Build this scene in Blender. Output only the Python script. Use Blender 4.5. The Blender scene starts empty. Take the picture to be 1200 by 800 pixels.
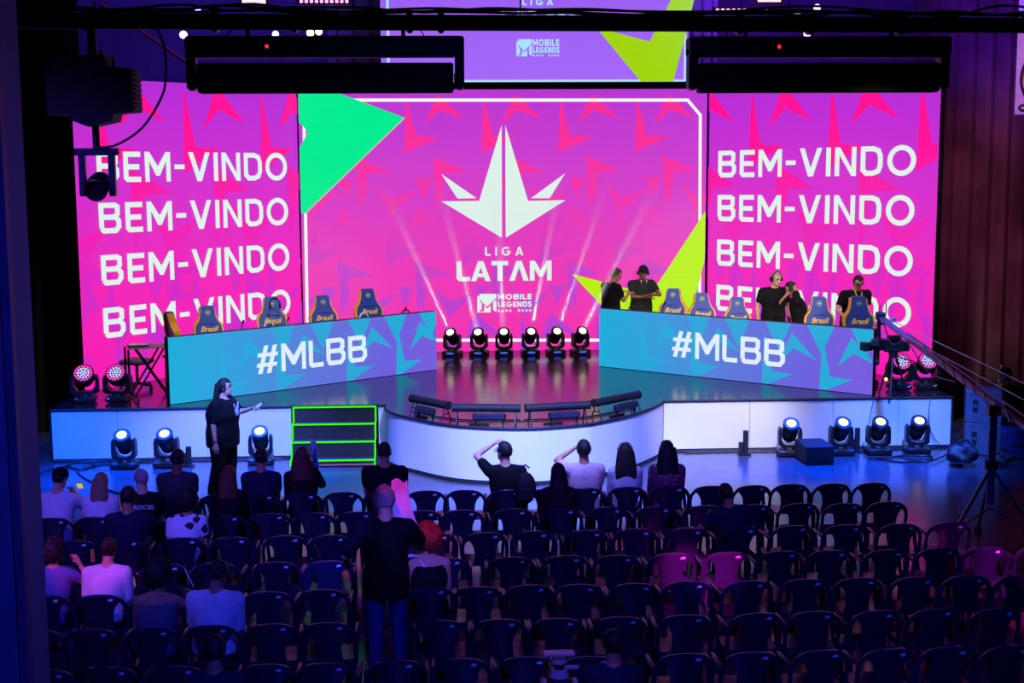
import bpy, math, random
from mathutils import Vector, Matrix, noise
random.seed(7)
SC = bpy.context.scene
COL = SC.collection
PI = math.pi

def lin(c):
    return tuple(((v / 255) / 12.92 if v / 255 <= 0.04045 else ((v / 255 + 0.055) / 1.055) ** 2.4) for v in c)

# ------------------------------------------------------------------ camera, world, exposure
YAW, PITCH, ROLL = 0.055, 0.135, -0.005
_f = Vector((math.sin(YAW) * math.cos(PITCH), math.cos(YAW) * math.cos(PITCH), -math.sin(PITCH)))
_r = Vector((math.cos(YAW), -math.sin(YAW), 0))
_u = _r.cross(_f)
_r2 = _r * math.cos(ROLL) + _u * math.sin(ROLL)
_u2 = -_r * math.sin(ROLL) + _u * math.cos(ROLL)
cam_data = bpy.data.cameras.new('camera')
cam_data.sensor_width = 36
cam_data.lens = 1667 / 1200 * 36
cam_data.clip_end = 200
cam = bpy.data.objects.new('camera', cam_data)
COL.objects.link(cam)
cam.matrix_world = Matrix((( _r2.x, _u2.x, -_f.x, 0), (_r2.y, _u2.y, -_f.y, 0), (_r2.z, _u2.z, -_f.z, 5.0), (0, 0, 0, 1)))
SC.camera = cam
SC.view_settings.view_transform = 'Standard'
SC.view_settings.look = 'None'
SC.view_settings.gamma = 1
SC.view_settings.use_curve_mapping = False
SC.view_settings.exposure = 0.0
world = bpy.data.worlds.new('world')
SC.world = world
world.use_nodes = True
world.node_tree.nodes['Background'].inputs[0].default_value = (0.006, 0.005, 0.02, 1)
world.node_tree.nodes['Background'].inputs[1].default_value = 0.6

# ------------------------------------------------------------------ lights
def aim(o, target):
    o.rotation_euler = (Vector(target) - o.location).to_track_quat('-Z', 'Y').to_euler()
def spot(name, loc, target, watts, color, deg, blend=0.5, radius=0.15):
    d = bpy.data.lights.new(name, 'SPOT')
    d.energy, d.color, d.spot_size, d.spot_blend, d.shadow_soft_size = watts, color, math.radians(deg), blend, radius
    o = bpy.data.objects.new(name, d); COL.objects.link(o)
    o.location = loc; aim(o, target)
    return o
def area(name, loc, target, watts, color, sx, sy):
    d = bpy.data.lights.new(name, 'AREA')
    d.energy, d.color, d.shape, d.size, d.size_y = watts, color, 'RECTANGLE', sx, sy
    o = bpy.data.objects.new(name, d); COL.objects.link(o)
    o.location = loc; aim(o, target)
    return o
BLU = (0.012, 0.10, 1.0)
# profiles on a front bar washing the white stage front and the floor before it
spot('front_wash_light', (-4.0, 15.5, 8.2), (-6.0, 22.7, 0.1), 15000, BLU, 19, 0.9, 0.3)
spot('front_wash_light', (-2.0, 15.0, 8.2), (-3.2, 22.7, 0.2), 17000, (0.11, 0.20, 1.0), 21, 0.9, 0.3)
spot('front_wash_light', (1.2, 14.5, 8.2), (1.3, 20.7, 0.2), 24000, (0.20, 0.26, 1.0), 38, 0.9, 0.3)
spot('front_wash_light', (4.4, 15.5, 8.2), (4.7, 22.9, 0.45), 10000, (0.60, 0.60, 1.0), 18, 0.9, 0.3)
spot('front_wash_light', (6.2, 15.5, 8.2), (7.8, 22.6, 0.1), 16000, (0.07, 0.18, 1.0), 20, 0.9, 0.3)
# white stage wash on the desks and crew
spot('stage_wash_light', (-1.2, 19.5, 8.8), (-2.9, 25.8, 1.6), 1500, (1.0, 0.94, 0.9), 52, 0.6, 0.4)
spot('stage_wash_light', (4.6, 19.5, 8.8), (6.0, 25.8, 1.8), 2000, (1.0, 0.94, 0.9), 52, 0.6, 0.4)
# blue strip of light straight down on the floor before the stage
for x_, y_, w_, e_, sp_ in ((-4.0, 21.6, 5.0, 480, 20), (5.9, 21.4, 3.8, 380, 20), (1.2, 19.7, 5.0, 340, 14)):
    a_ = area('floor_blue_light', (x_, y_, 9.6), (x_, y_ + .05, 0.0), e_, (0.0, 0.06, 1.0), w_, 0.4)
    a_.data.spread = math.radians(sp_)
# added front fill from above the camera, brightening the crew and desks
spot('added_front_fill', (3.2, 1.0, 6.6), (5.4, 26.2, 2.45), 15000, (1.0, 0.95, 0.9), 9.5, 0.5, 0.1)
spot('added_front_fill', (-1.0, 1.0, 6.6), (-2.6, 25.6, 2.1), 8000, (1.0, 0.95, 0.9), 9.0, 0.5, 0.1)
# deep blue house light over the seats
spot('house_blue_light', (1.0, 2.0, 9.0), (1.0, 12.6, 0.5), 3200, (0.02, 0.04, 1.0), 50, 0.7, 1.0)
spot('audience_wash_light', (-6.0, 8.0, 8.6), (-2.6, 16.0, 0.9), 3600, (0.14, 0.08, 1.0), 36, 0.9, 0.3)
spot('audience_wash_light', (3.0, 8.0, 8.6), (1.8, 17.0, 1.0), 1600, (0.20, 0.10, 1.0), 26, 0.9, 0.3)
# coloured beams of moving heads behind the camera on single seats
spot('pink_beam_light', (-1.2, 2.5, 8.4), (-0.30, 13.5, 1.86), 4500, (1.0, 0.02, 0.40), 3.0, 0.5, 0.05)
spot('violet_beam_light', (0.6, 2.5, 8.2), (-0.16, 13.4, 1.28), 4500, (0.16, 0.09, 1.0), 5.0, 0.6, 0.05)
spot('pink_beam_light', (-0.3, 2.5, 8.4), (-0.06, 13.5, 1.42), 2600, (1.0, 0.01, 0.12), 1.9, 0.6, 0.05)
spot('pink_beam_light', (2.2, 2.5, 8.4), (2.75, 14.2, 0.72), 52000, (1.0, 0.01, 0.42), 4.0, 0.6, 0.05)
spot('violet_beam_light', (2.2, 2.0, 8.4), (2.75, 14.4, 0.30), 6000, (0.28, 0.06, 1.0), 3.6, 0.7, 0.05)
spot('pink_beam_light', (6.0, 3.5, 8.4), (6.2, 14.2, 0.55), 20000, (0.9, 0.02, 0.6), 6.0, 0.7, 0.05)
spot('violet_beam_light', (6.0, 3.5, 8.2), (6.2, 16.4, 0.0), 2600, (0.7, 0.03, 0.9), 7.0, 0.9, 0.05)
spot('pink_beam_light', (-4.4, 3.0, 8.4), (-3.40, 13.4, 1.28), 2600, (1.0, 0.04, 0.30), 4.4, 0.6, 0.05)
spot('violet_beam_light', (-2.6, 3.0, 8.4), (-3.25, 13.3, 0.80), 2800, (0.42, 0.14, 1.0), 5.5, 0.8, 0.05)
spot('violet_beam_light', (0.4, 4.0, 8.4), (-1.10, 14.3, 0.62), 11000, (0.06, 0.05, 1.0), 3.6, 0.7, 0.05)
spot('violet_beam_light', (1.4, 1.0, 8.2), (1.0, 10.3, 1.0), 900, (0.34, 0.12, 1.0), 5.5, 0.8, 0.05)
# purple back light high on the rear curtains, warm dim light on the side curtain
spot('rear_purple_light', (-3.6, 26.0, 8.9), (-4.8, 31.5, 8.0), 2300, (0.12, 0.03, 1.0), 110, 0.9, 0.4)
spot('rear_purple_light', (6.8, 26.0, 8.9), (7.6, 31.5, 8.2), 2300, (0.16, 0.02, 1.0), 110, 0.9, 0.4)
spot('curtain_light', (6.6, 16.5, 8.6), (11.6, 26.0, 3.6), 3200, (0.80, 0.20, 0.55), 34, 0.9, 0.4)
spot('curtain_light', (7.6, 19.0, 8.9), (11.0, 26.0, 7.6), 4500, (0.14, 0.02, 1.0), 40, 0.9, 0.4)
spot('pillar_light', (0.5, 2.5, 5.2), (-3.0, 8.4, 3.0), 380, (0.01, 0.02, 1.0), 60, 0.9, 0.2)

# ------------------------------------------------------------------ materials
MATS = {}
def pbr(name, rgb, rough=0.5, metal=0.0, var=0.18, scale=6.0, bump=0.0, spec=0.5, emit=None, estr=0.0):
    if name in MATS: return MATS[name]
    m = bpy.data.materials.new(name); m.use_nodes = True
    nt = m.node_tree; b = nt.nodes['Principled BSDF']
    c = lin(rgb)
    tc = nt.nodes.new('ShaderNodeTexCoord'); nz = nt.nodes.new('ShaderNodeTexNoise')
    nz.inputs['Scale'].default_value = scale; nz.inputs['Detail'].default_value = 3
    nt.links.new(tc.outputs['Object'], nz.inputs['Vector'])
    rp = nt.nodes.new('ShaderNodeValToRGB')
    rp.color_ramp.elements[0].color = (*[v * (1 - var) for v in c], 1)
    rp.color_ramp.elements[1].color = (*[min(1, v * (1 + var)) for v in c], 1)
    rp.color_ramp.elements[0].position, rp.color_ramp.elements[1].position = 0.3, 0.7
    nt.links.new(nz.outputs['Fac'], rp.inputs['Fac'])
    nt.links.new(rp.outputs['Color'], b.inputs['Base Color'])
    b.inputs['Roughness'].default_value = rough
    b.inputs['Metallic'].default_value = metal
    b.inputs['Specular IOR Level'].default_value = spec
    if bump:
        bp = nt.nodes.new('ShaderNodeBump'); bp.inputs['Strength'].default_value = bump; bp.inputs['Distance'].default_value = 0.02
        nt.links.new(nz.outputs['Fac'], bp.inputs['Height']); nt.links.new(bp.outputs['Normal'], b.inputs['Normal'])
    if emit:
        b.inputs['Emission Color'].default_value = (*lin(emit), 1); b.inputs['Emission Strength'].default_value = estr
    MATS[name] = m
    return m

def led(name, stops, axis='Z', lo=0.0, hi=1.0, strength=1.0, mottle=0.0):
    """A light-emitting screen surface; what it displays is a gradient between stops along an object axis."""
    if name in MATS: return MATS[name]
    m = bpy.data.materials.new(name); m.use_nodes = True
    nt = m.node_tree; b = nt.nodes['Principled BSDF']
    b.inputs['Base Color'].default_value = (0.012, 0.012, 0.014, 1); b.inputs['Roughness'].default_value = 0.55
    b.inputs['Specular IOR Level'].default_value = 0.2
    tc = nt.nodes.new('ShaderNodeTexCoord'); sp = nt.nodes.new('ShaderNodeSeparateXYZ')
    nt.links.new(tc.outputs['Object'], sp.inputs[0])
    mr = nt.nodes.new('ShaderNodeMapRange'); mr.inputs['From Min'].default_value = lo; mr.inputs['From Max'].default_value = hi
    nt.links.new(sp.outputs[axis], mr.inputs['Value'])
    rp = nt.nodes.new('ShaderNodeValToRGB')
    el = rp.color_ramp.elements
    while len(el) < len(stops): el.new(0.5)
    for e, (p, c) in zip(el, stops):
        e.position = p; e.color = (*lin(c), 1)
    src = mr.outputs['Result']
    if mottle:
        nz = nt.nodes.new('ShaderNodeTexNoise'); nz.inputs['Scale'].default_value = 0.9; nz.inputs['Detail'].default_value = 1
        nt.links.new(tc.outputs['Object'], nz.inputs['Vector'])
        ma = nt.nodes.new('ShaderNodeMath'); ma.operation = 'MULTIPLY_ADD'; ma.inputs[1].default_value = mottle; 
        mb = nt.nodes.new('ShaderNodeMath'); mb.operation = 'SUBTRACT'; mb.inputs[1].default_value = mottle * 0.5
        nt.links.new(nz.outputs['Fac'], ma.inputs[0]); nt.links.new(src, mb.inputs[0]); nt.links.new(mb.outputs[0], ma.inputs[2])
        src = ma.outputs[0]
    nt.links.new(src, rp.inputs['Fac'])
    # fine pixel rows of the LED modules
    wv = nt.nodes.new('ShaderNodeTexWave'); wv.bands_direction = 'Z'; wv.inputs['Scale'].default_value = 6.0
    wv.inputs['Distortion'].default_value = 0.0
    nt.links.new(tc.outputs['Object'], wv.inputs['Vector'])
    mw = nt.nodes.new('ShaderNodeMapRange'); mw.inputs['To Min'].default_value = strength * 0.96; mw.inputs['To Max'].default_value = strength * 1.03
    nt.links.new(wv.outputs['Fac'], mw.inputs['Value'])
    nt.links.new(rp.outputs['Color'], b.inputs['Emission Color'])
    nt.links.new(mw.outputs['Result'], b.inputs['Emission Strength'])
    MATS[name] = m
    return m
def glow(name, rgb, strength=1.0):
    if name in MATS: return MATS[name]
    m = bpy.data.materials.new(name); m.use_nodes = True
    b = m.node_tree.nodes['Principled BSDF']
    b.inputs['Base Color'].default_value = (0.001, 0.001, 0.001, 1); b.inputs['Roughness'].default_value = 0.8; b.inputs['Specular IOR Level'].default_value = 0.0
    b.inputs['Emission Color'].default_value = (*lin(rgb), 1); b.inputs['Emission Strength'].default_value = strength
    MATS[name] = m
    return m

BLACK = pbr('black_metal', (22, 22, 26), 0.45)
BLACKM = pbr('matte_black', (14, 14, 17), 0.7)
RUBBER = pbr('cable_rubber', (12, 12, 15), 0.5)
SILVER = pbr('silver_metal', (150, 150, 160), 0.3, 0.9)
PLASTIC = pbr('chair_plastic', (34, 36, 62), 0.30, var=0.1, spec=0.3)
STICK = pbr('white_sticker', (225, 225, 235), 0.5)
WHITE = pbr('white_panel', (214, 214, 224), 0.55, var=0.04, scale=1.5)
SKIN = {k: pbr('skin_' + k, v, 0.55, var=0.1, scale=14) for k, v in
        {'light': (214, 160, 132), 'tan': (176, 120, 90), 'brown': (120, 78, 56)}.items()}
HAIR = {k: pbr('hair_' + k, v, 0.6, var=0.5, scale=60, bump=0.6) for k, v in
        {'black': (18, 14, 14), 'dark_brown': (38, 24, 20), 'red': (150, 40, 26), 'blond': (150, 112, 84), 'grey': (150, 140, 135), 'auburn': (96, 42, 26)}.items()}
EYE = pbr('eye_dark', (20, 14, 12), 0.2)
LIP = pbr('lip', (150, 70, 66), 0.5)
def cloth(name, rgb, var=0.12): return pbr('cloth_' + name, rgb, 0.85, var=var, scale=9, bump=0.25, spec=0.2)

# ------------------------------------------------------------------ mesh builder
class MB:
    def __init__(s): s.v, s.f = [], []
    def add(s, vs, fs):
        o = len(s.v); s.v += [tuple(p) for p in vs]; s.f += [tuple(i + o for i in f) for f in fs]; return s
    def box(s, c, d, rot=None, bev=0.0):
        x, y, z = d[0] / 2, d[1] / 2, d[2] / 2
        if bev:
            b = min(bev, x * .9, y * .9, z * .9)
            pts = []
            for zz, k in ((-z, b), (-z + b, 0), (z - b, 0), (z, b)):
                X, Y = x - k, y - k
                pts += [(-X + b, -Y, zz), (X - b, -Y, zz), (X, -Y + b, zz), (X, Y - b, zz), (X - b, Y, zz), (-X + b, Y, zz), (-X, Y - b, zz), (-X, -Y + b, zz)]
            fs = [tuple(range(7, -1, -1)), tuple(range(24, 32))]
            for k in range(3):
                for i in range(8):
                    j = (i + 1) % 8
                    fs.append((k * 8 + i, k * 8 + j, k * 8 + 8 + j, k * 8 + 8 + i))
        else:
            pts = [(-x, -y, -z), (x, -y, -z), (x, y, -z), (-x, y, -z), (-x, -y, z), (x, -y, z), (x, y, z), (-x, y, z)]
            fs = [(3, 2, 1, 0), (4, 5, 6, 7), (0, 1, 5, 4), (1, 2, 6, 5), (2, 3, 7, 6), (3, 0, 4, 7)]
        c = Vector(c)
        if rot is not None: pts = [rot @ Vector(p) for p in pts]
        return s.add([Vector(p) + c for p in pts], fs)
    def loft(s, rings, closed_ends=True):
        n = len(rings[0]); vs = [p for r in rings for p in r]; fs = []
        for k in range(len(rings) - 1):
            for i in range(n):
                j = (i + 1) % n
                fs.append((k * n + i, k * n + j, (k + 1) * n + j, (k + 1) * n + i))
        if closed_ends:
            fs.append(tuple(range(n - 1, -1, -1))); fs.append(tuple((len(rings) - 1) * n + i for i in range(n)))
        return s.add(vs, fs)
    def tube(s, path, r, n=8, flat=1.0, up=None, caps=True):
        path = [Vector(p) for p in path]
        rr = r if isinstance(r, (list, tuple)) else [r] * len(path)
        rings = []; nrm = None
        for i, p in enumerate(path):
            t = (path[min(i + 1, len(path) - 1)] - path[max(i - 1, 0)])
            if t.length < 1e-9: t = Vector((0, 0, 1))
            t.normalize()
            if nrm is None:
                nrm = Vector(up) if up else (Vector((0, 0, 1)) if abs(t.z) < .9 else Vector((0, 1, 0)))
            nrm = (nrm - t * nrm.dot(t))
            if nrm.length < 1e-6: nrm = t.orthogonal()
            nrm.normalize(); b = t.cross(nrm)
            rings.append([p + (b * math.cos(2 * PI * k / n) + nrm * (flat * math.sin(2 * PI * k / n))) * rr[i] for k in range(n)])
        return s.loft(rings, caps)
    def cyl(s, a, b, r0, r1=None, n=14): return s.tube([a, b], [r0, r0 if r1 is None else r1], n)
    def capsule(s, a, b, ra, rb, n=12):
        a, b = Vector(a), Vector(b); d = (b - a)
        if d.length < 1e-6: d = Vector((0, 0, 1e-3)); b = a + d
        t = d.normalized(); P, R = [], []
        for k in (80, 55, 28): P.append(a - t * ra * math.sin(math.radians(k))); R.append(ra * math.cos(math.radians(k)))
        P += [a, b]; R += [ra, rb]
        for k in (28, 55, 80): P.append(b + t * rb * math.sin(math.radians(k))); R.append(rb * math.cos(math.radians(k)))
        return s.tube(P, R, n)
    def ell(s, c, r, mat=None, nu=14, nv=9, fn=None):
        c = Vector(c); vs, fs = [], []
        for j in range(nv + 1):
            th = PI * j / nv
            for i in range(nu):
                ph = 2 * PI * i / nu
                d = Vector((math.sin(th) * math.cos(ph), math.sin(th) * math.sin(ph), math.cos(th)))
                k = fn(d) if fn else 1.0
                p = Vector((d.x * r[0], d.y * r[1], d.z * r[2])) * k
                if mat is not None: p = mat @ p
                vs.append(c + p)
        for j in range(nv):
            for i in range(nu):
                k = (i + 1) % nu
                fs.append((j * nu + i, (j + 1) * nu + i, (j + 1) * nu + k, j * nu + k))
        return s.add(vs, fs)
    def lathe(s, prof, c=(0, 0, 0), n=20, mat=None):
        c = Vector(c); rings = []
        for r, z in prof:
            ring = [Vector((r * math.cos(2 * PI * k / n), r * math.sin(2 * PI * k / n), z)) for k in range(n)]
            if mat is not None: ring = [mat @ p for p in ring]
            rings.append([c + p for p in ring])
        return s.loft(rings)
    def prism(s, poly, fr, th):
        """poly 2D -> slab; fr = function (u, v, w) -> point, thickness th towards +w"""
        n = len(poly)
        vs = [fr(u, v, 0) for u, v in poly] + [fr(u, v, th) for u, v in poly]
        fs = [tuple(range(n - 1, -1, -1)), tuple(range(n, 2 * n))] + [(i, (i + 1) % n, n + (i + 1) % n, n + i) for i in range(n)]
        return s.add(vs, fs)
    def sheet(s, pts, nu, nv, th):
        """nu x nv grid of points given a thickness along its normals"""
        P = [Vector(p) for p in pts]; N = []
        for j in range(nv):
            for i in range(nu):
                du = P[j * nu + min(i + 1, nu - 1)] - P[j * nu + max(i - 1, 0)]
                dv = P[min(j + 1, nv - 1) * nu + i] - P[max(j - 1, 0) * nu + i]
                N.append(du.cross(dv).normalized())
        o = nu * nv; vs = P + [p + q * th for p, q in zip(P, N)]; fs = []
        for j in range(nv - 1):
            for i in range(nu - 1):
                a = j * nu + i
                fs.append((a, a + nu, a + nu + 1, a + 1)); fs.append((o + a, o + a + 1, o + a + nu + 1, o + a + nu))
        edge = [i for i in range(nu)] + [j * nu + nu - 1 for j in range(1, nv)] + [(nv - 1) * nu + i for i in range(nu - 2, -1, -1)] + [j * nu for j in range(nv - 2, 0, -1)]
        for k in range(len(edge)):
            a, b = edge[k], edge[(k + 1) % len(edge)]
            fs.append((a, b, o + b, o + a))
        return s.add(vs, fs)
    def mesh(s, name, mat, smooth=False):
        me = bpy.data.meshes.new(name); me.from_pydata(s.v, [], s.f)
        if mat: me.materials.append(mat)
        me.validate(clean_customdata=False)
        if smooth:
            me.polygons.foreach_set('use_smooth', [True] * len(me.polygons))
            try: me.set_sharp_from_angle(angle=math.radians(42))
            except Exception: pass
        me.update()
        return me
    def build(s, name, mat, parent=None, smooth=False):
        return put(name, s.mesh(name, mat, smooth), parent)
def put(name, me, parent=None):
    o = bpy.data.objects.new(name, me); COL.objects.link(o)
    if parent: o.parent = parent
    return o
def tag(o, label, cat, group=None, kind=None):
    o['label'] = label; o['category'] = cat
    if group: o['group'] = group
    if kind: o['kind'] = kind
    return o
def thing(name, label, cat, loc=(0, 0, 0), rz=0, group=None):
    o = bpy.data.objects.new(name, None); COL.objects.link(o)
    o.location = loc; o.rotation_euler = (0, 0, rz); o.empty_display_size = 0.1
    return tag(o, label, cat, group)
def structure(name, mb, mat):
    o = mb.build(name, mat); o['kind'] = 'structure'
    return o
def copy_tree(o, parent=None):
    c = o.copy(); COL.objects.link(c)
    if parent: c.parent = parent
    for ch in list(o.children): copy_tree(ch, c)
    return c
def smooth_path(pts, k=6):
    P = [Vector(p) for p in pts]; out = []
    for i in range(len(P) - 1):
        p0, p1, p2, p3 = P[max(i - 1, 0)], P[i], P[i + 1], P[min(i + 2, len(P) - 1)]
        for j in range(k):
            t = j / k
            out.append(0.5 * ((2 * p1) + (p2 - p0) * t + (2 * p0 - 5 * p1 + 4 * p2 - p3) * t * t + (3 * p1 - p0 - 3 * p2 + p3) * t ** 3))
    return out + [P[-1]]
def cable(label, pts, r=0.012, name='cable', k=6, mat=None, group=None):
    o = MB().tube(smooth_path(pts, k), r, 6).build(name, mat or RUBBER, None, True)
    return tag(o, label, 'cable', group)

# ------------------------------------------------------------------ lettering (flat print and screen content)
def ring_poly(cx, cy, rx, ry, t, a0=0, a1=360, n=28):
    out = []
    for i in range(n):
        a, b = math.radians(a0 + (a1 - a0) * i / n), math.radians(a0 + (a1 - a0) * (i + 1) / n)
        out.append([(cx + rx * math.cos(a), cy + ry * math.sin(a)), (cx + rx * math.cos(b), cy + ry * math.sin(b)),
                    (cx + (rx - t) * math.cos(b), cy + (ry - t) * math.sin(b)), (cx + (rx - t) * math.cos(a), cy + (ry - t) * math.sin(a))])
    return out
def stroke(pts, t, closed=False):
    P = [Vector(p) for p in pts]; n = len(P); L, R = [], []
    for i in range(n):
        a = P[(i - 1) % n] if (closed or i > 0) else None
        b = P[(i + 1) % n] if (closed or i < n - 1) else None
        d1 = (P[i] - a).normalized() if a is not None else None
        d2 = (b - P[i]).normalized() if b is not None else None
        d1 = d1 or d2; d2 = d2 or d1
        n1, n2 = Vector((-d1.y, d1.x)), Vector((-d2.y, d2.x))
        m = n1 + n2
        m = m.normalized() if m.length > 1e-6 else n1
        k = t / 2 / max(0.4, m.dot(n1))
        L.append(P[i] + m * k); R.append(P[i] - m * k)
    out = []
    for i in range(n if closed else n - 1):
        j = (i + 1) % n
        out.append([tuple(R[i]), tuple(R[j]), tuple(L[j]), tuple(L[i])])
    return out
def glyph(ch, t):
    h = t / 2
    if ch == 'I': return t, [[(0, 0), (t, 0), (t, 1), (0, 1)]]
    if ch == '-': return .40, [[(0, .42), (.40, .42), (.40, .42 + t * .9), (0, .42 + t * .9)]]
    if ch == ' ': return .35, []
    if ch == 'L':
        w = .60; return w, stroke([(h, 1), (h, h + .06), (h + .06, h), (w, h)], t)
    if ch == 'E':
        w = .64; return w, stroke([(w, 1 - h), (h, 1 - h), (h, h + .06), (h + .06, h), (w, h)], t) + stroke([(h, .5), (w * .92, .5)], t)
    if ch == 'B':
        w = .80
        return w, (stroke([(h, h + .08), (h, 1 - h), (w - .22, 1 - h), (w - h - .04, .86), (w - h - .04, .64), (w - .22, .525), (h, .525)], t)
                   + stroke([(w - .30, .525), (w - .20, .525), (w - h, .40), (w - h, .22), (w - .20, h), (h + .08, h), (h, h + .08)], t))
    if ch == 'D':
        w = .80
        return w, stroke([(h, h + .12), (h, 1 - h), (w - .34, 1 - h), (w - h - .07, .84), (w - h, .66), (w - h, .34), (w - h - .07, .16), (w - .34, h), (h + .12, h)], t, True)
    if ch == 'M':
        w = .98; s = t * .95
        return w, [[(0, 0), (s, 0), (s, .60), (s, 1), (0, 1)], [(w - s, 0), (w, 0), (w, 1), (w - s, 1), (w - s, .60)],
                   [(0, 1), (w / 2 - s * .4, .2), (w / 2, .2), (w / 2, .52), (s * 1.05, 1)], [(w, 1), (w - s * 1.05, 1), (w / 2, .52), (w / 2, .2), (w / 2 + s * .4, .2)]]
    if ch in 'V^A':
        w = .88; s = t * 1.08
        p = [[(0, 1), (s, 1), (w / 2, .30), (w / 2, 0), (w / 2 - s * .5, 0)], [(w, 1), (w / 2 + s * .5, 0), (w / 2, 0), (w / 2, .30), (w - s, 1)]]
        if ch != 'V': p = [[(x, 1 - y) for x, y in q][::-1] for q in p]
        if ch == 'A': p.append([(.2, .2), (w - .2, .2), (w - .25, .2 + t * .8), (.25, .2 + t * .8)])
        return w, p
    if ch == 'N':
        w = .80; s = t * .98
        return w, [[(0, 0), (s, 0), (s, 1), (0, 1)], [(w - s, 0), (w, 0), (w, 1), (w - s, 1)], [(0, 1), (w - s, 0), (w, 0), (s * 1.05, 1)]]
    if ch == 'T':
        w = .74; return w, [[(0, 1 - t), (w, 1 - t), (w, 1), (0, 1)], [(w / 2 - h, 0), (w / 2 + h, 0), (w / 2 + h, 1 - t), (w / 2 - h, 1 - t)]]
    if ch == 'O': return 1.0, ring_poly(.5, .5, .5, .515, t)
    if ch == 'G': return .98, ring_poly(.49, .5, .49, .51, t, 42, 352) + [[(.5, .38), (.98, .38), (.98, .38 + t * .8), (.5, .38 + t * .8)]]
    if ch == 'R':
        w = .72
        return w, stroke([(h, 0), (h, 1 - h), (w - .22, 1 - h), (w - h, .84), (w - h, .62), (w - .22, .44), (h, .44)], t) + stroke([(w - .34, .44), (w - h, 0)], t)
    if ch == 'S':
        w = .66
        return w, stroke([(w - .02, 1 - h), (.2, 1 - h), (h, .86), (h, .66), (.2, .52), (w - .2, .5), (w - h, .36), (w - h, .16), (w - .2, h), (.02, h)], t)
    if ch == 'X':
        w = .78; s = t * 1.1
        return w, [[(0, 0), (s, 0), (w, 1), (w - s, 1)], [(w - s, 0), (w, 0), (s, 1), (0, 1)]]
    if ch == '#':
        w = .88; k = .16; o = []
        for x in (.26, .60): o.append([(x - k * .6 - h, 0), (x - k * .6 + h, 0), (x + k + h, 1), (x + k - h, 1)])
        for y in (.24, .60): o.append([(0 + y * .12, y), (w - .1 + y * .12, y), (w - .07 + y * .12, y + t * .82), (.03 + y * .12, y + t * .82)])
        return w, o
    return .5, []
def text_polys(txt, t=.2, gap=.14):
    x, out = 0.0, []
    for ch in txt:
        w, ps = glyph(ch, t)
        out += [[(x + px, py) for px, py in p] for p in ps]
        x += w + gap
    return out, x - gap
def flat_text(mb, txt, fr, u0, u1, v0, v1, t=.2, gap=.14, shear=0.0, w=0.0, tilt=0.0):
    ps, W = text_polys(txt, t, gap)
    for p in ps:
        q = [(u0 + (u1 - u0) * (x / W) + shear * y * (v1 - v0), v0 + (v1 - v0) * y + tilt * x / W) for x, y in p]
        mb.add([fr(u, v, w) for u, v in q], [tuple(range(len(q)))])
def flat_polys(mb, polys, fr, w):
    for p in polys: mb.add([fr(u, v, w) for u, v in p], [tuple(range(len(p)))])
def clip(poly, lo, hi, ax):
    """clip a polygon to lo <= coord <= hi"""
    for s, lim in ((1, lo), (-1, -hi)):
        out = []
        for i in range(len(poly)):
            a, b = poly[i], poly[(i + 1) % len(poly)]
            da, db = s * a[ax] - lim, s * b[ax] - lim
            if da >= 0: out.append(a)
            if (da >= 0) != (db >= 0):
                k = da / (da - db); out.append((a[0] + (b[0] - a[0]) * k, a[1] + (b[1] - a[1]) * k))
        poly = out
        if len(poly) < 3: return []
    return poly
_FM = {}
def font_mesh(txt, size, shear=0.0, offset=0.0, mat=None, space=.95):
    k = (txt, size, shear, offset)
    if k in _FM: return _FM[k]
    fc = bpy.data.curves.new('lettering', 'FONT'); fc.body = txt; fc.size = size; fc.align_x = 'CENTER'; fc.shear = shear; fc.offset = offset; fc.space_character = space; fc.extrude = .001
    if mat: fc.materials.append(mat)
    fo = bpy.data.objects.new('lettering', fc); COL.objects.link(fo)
    dg = bpy.context.evaluated_depsgraph_get()
    me = bpy.data.meshes.new_from_object(fo.evaluated_get(dg))
    if mat and not me.materials: me.materials.append(mat)
    bpy.data.objects.remove(fo); _FM[k] = me
    return me
def shard_tile(flip=False):
    A1 = [(.03, 1.0), (.155, .34), (0, .05)]; A2 = [(0, .05), (.155, .34), (.46, .32)]
    B1 = [(.44, 1.03), (.26, .53), (.47, .76)]; B2 = [(.44, 1.03), (.47, .76), (.80, .60)]
    C1 = [(.68, 1.5), (.74, 1.02), (.78, 1.5)]; C2 = [(.40, 1.5), (.50, 1.16), (.62, 1.5)]
    D = [(.52, .36), (.86, .18), (.86, .47)]
    t = [A1, A2, B1, B2, C1, C2]
    if flip: t = [[(x, 1 - y) for x, y in p][::-1] for p in t]
    return t
def shards(u0, u1, v0, v1, tw, th, rows, ph=0.0):
    out = []
    for r, (vb, flip) in enumerate(rows):
        k = -1
        while u0 + (k + ph + r * .37) * tw < u1 + tw:
            uo = u0 + (k + ph + (r * .37) % 1) * tw
            for p in shard_tile(flip):
                q = [(uo + x * tw, vb + y * th) for x, y in p]
                q = clip(q, u0, u1, 0)
                if q: q = clip(q, v0, v1, 1)
                if q: out.append(q)
            k += 1
    return out

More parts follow.
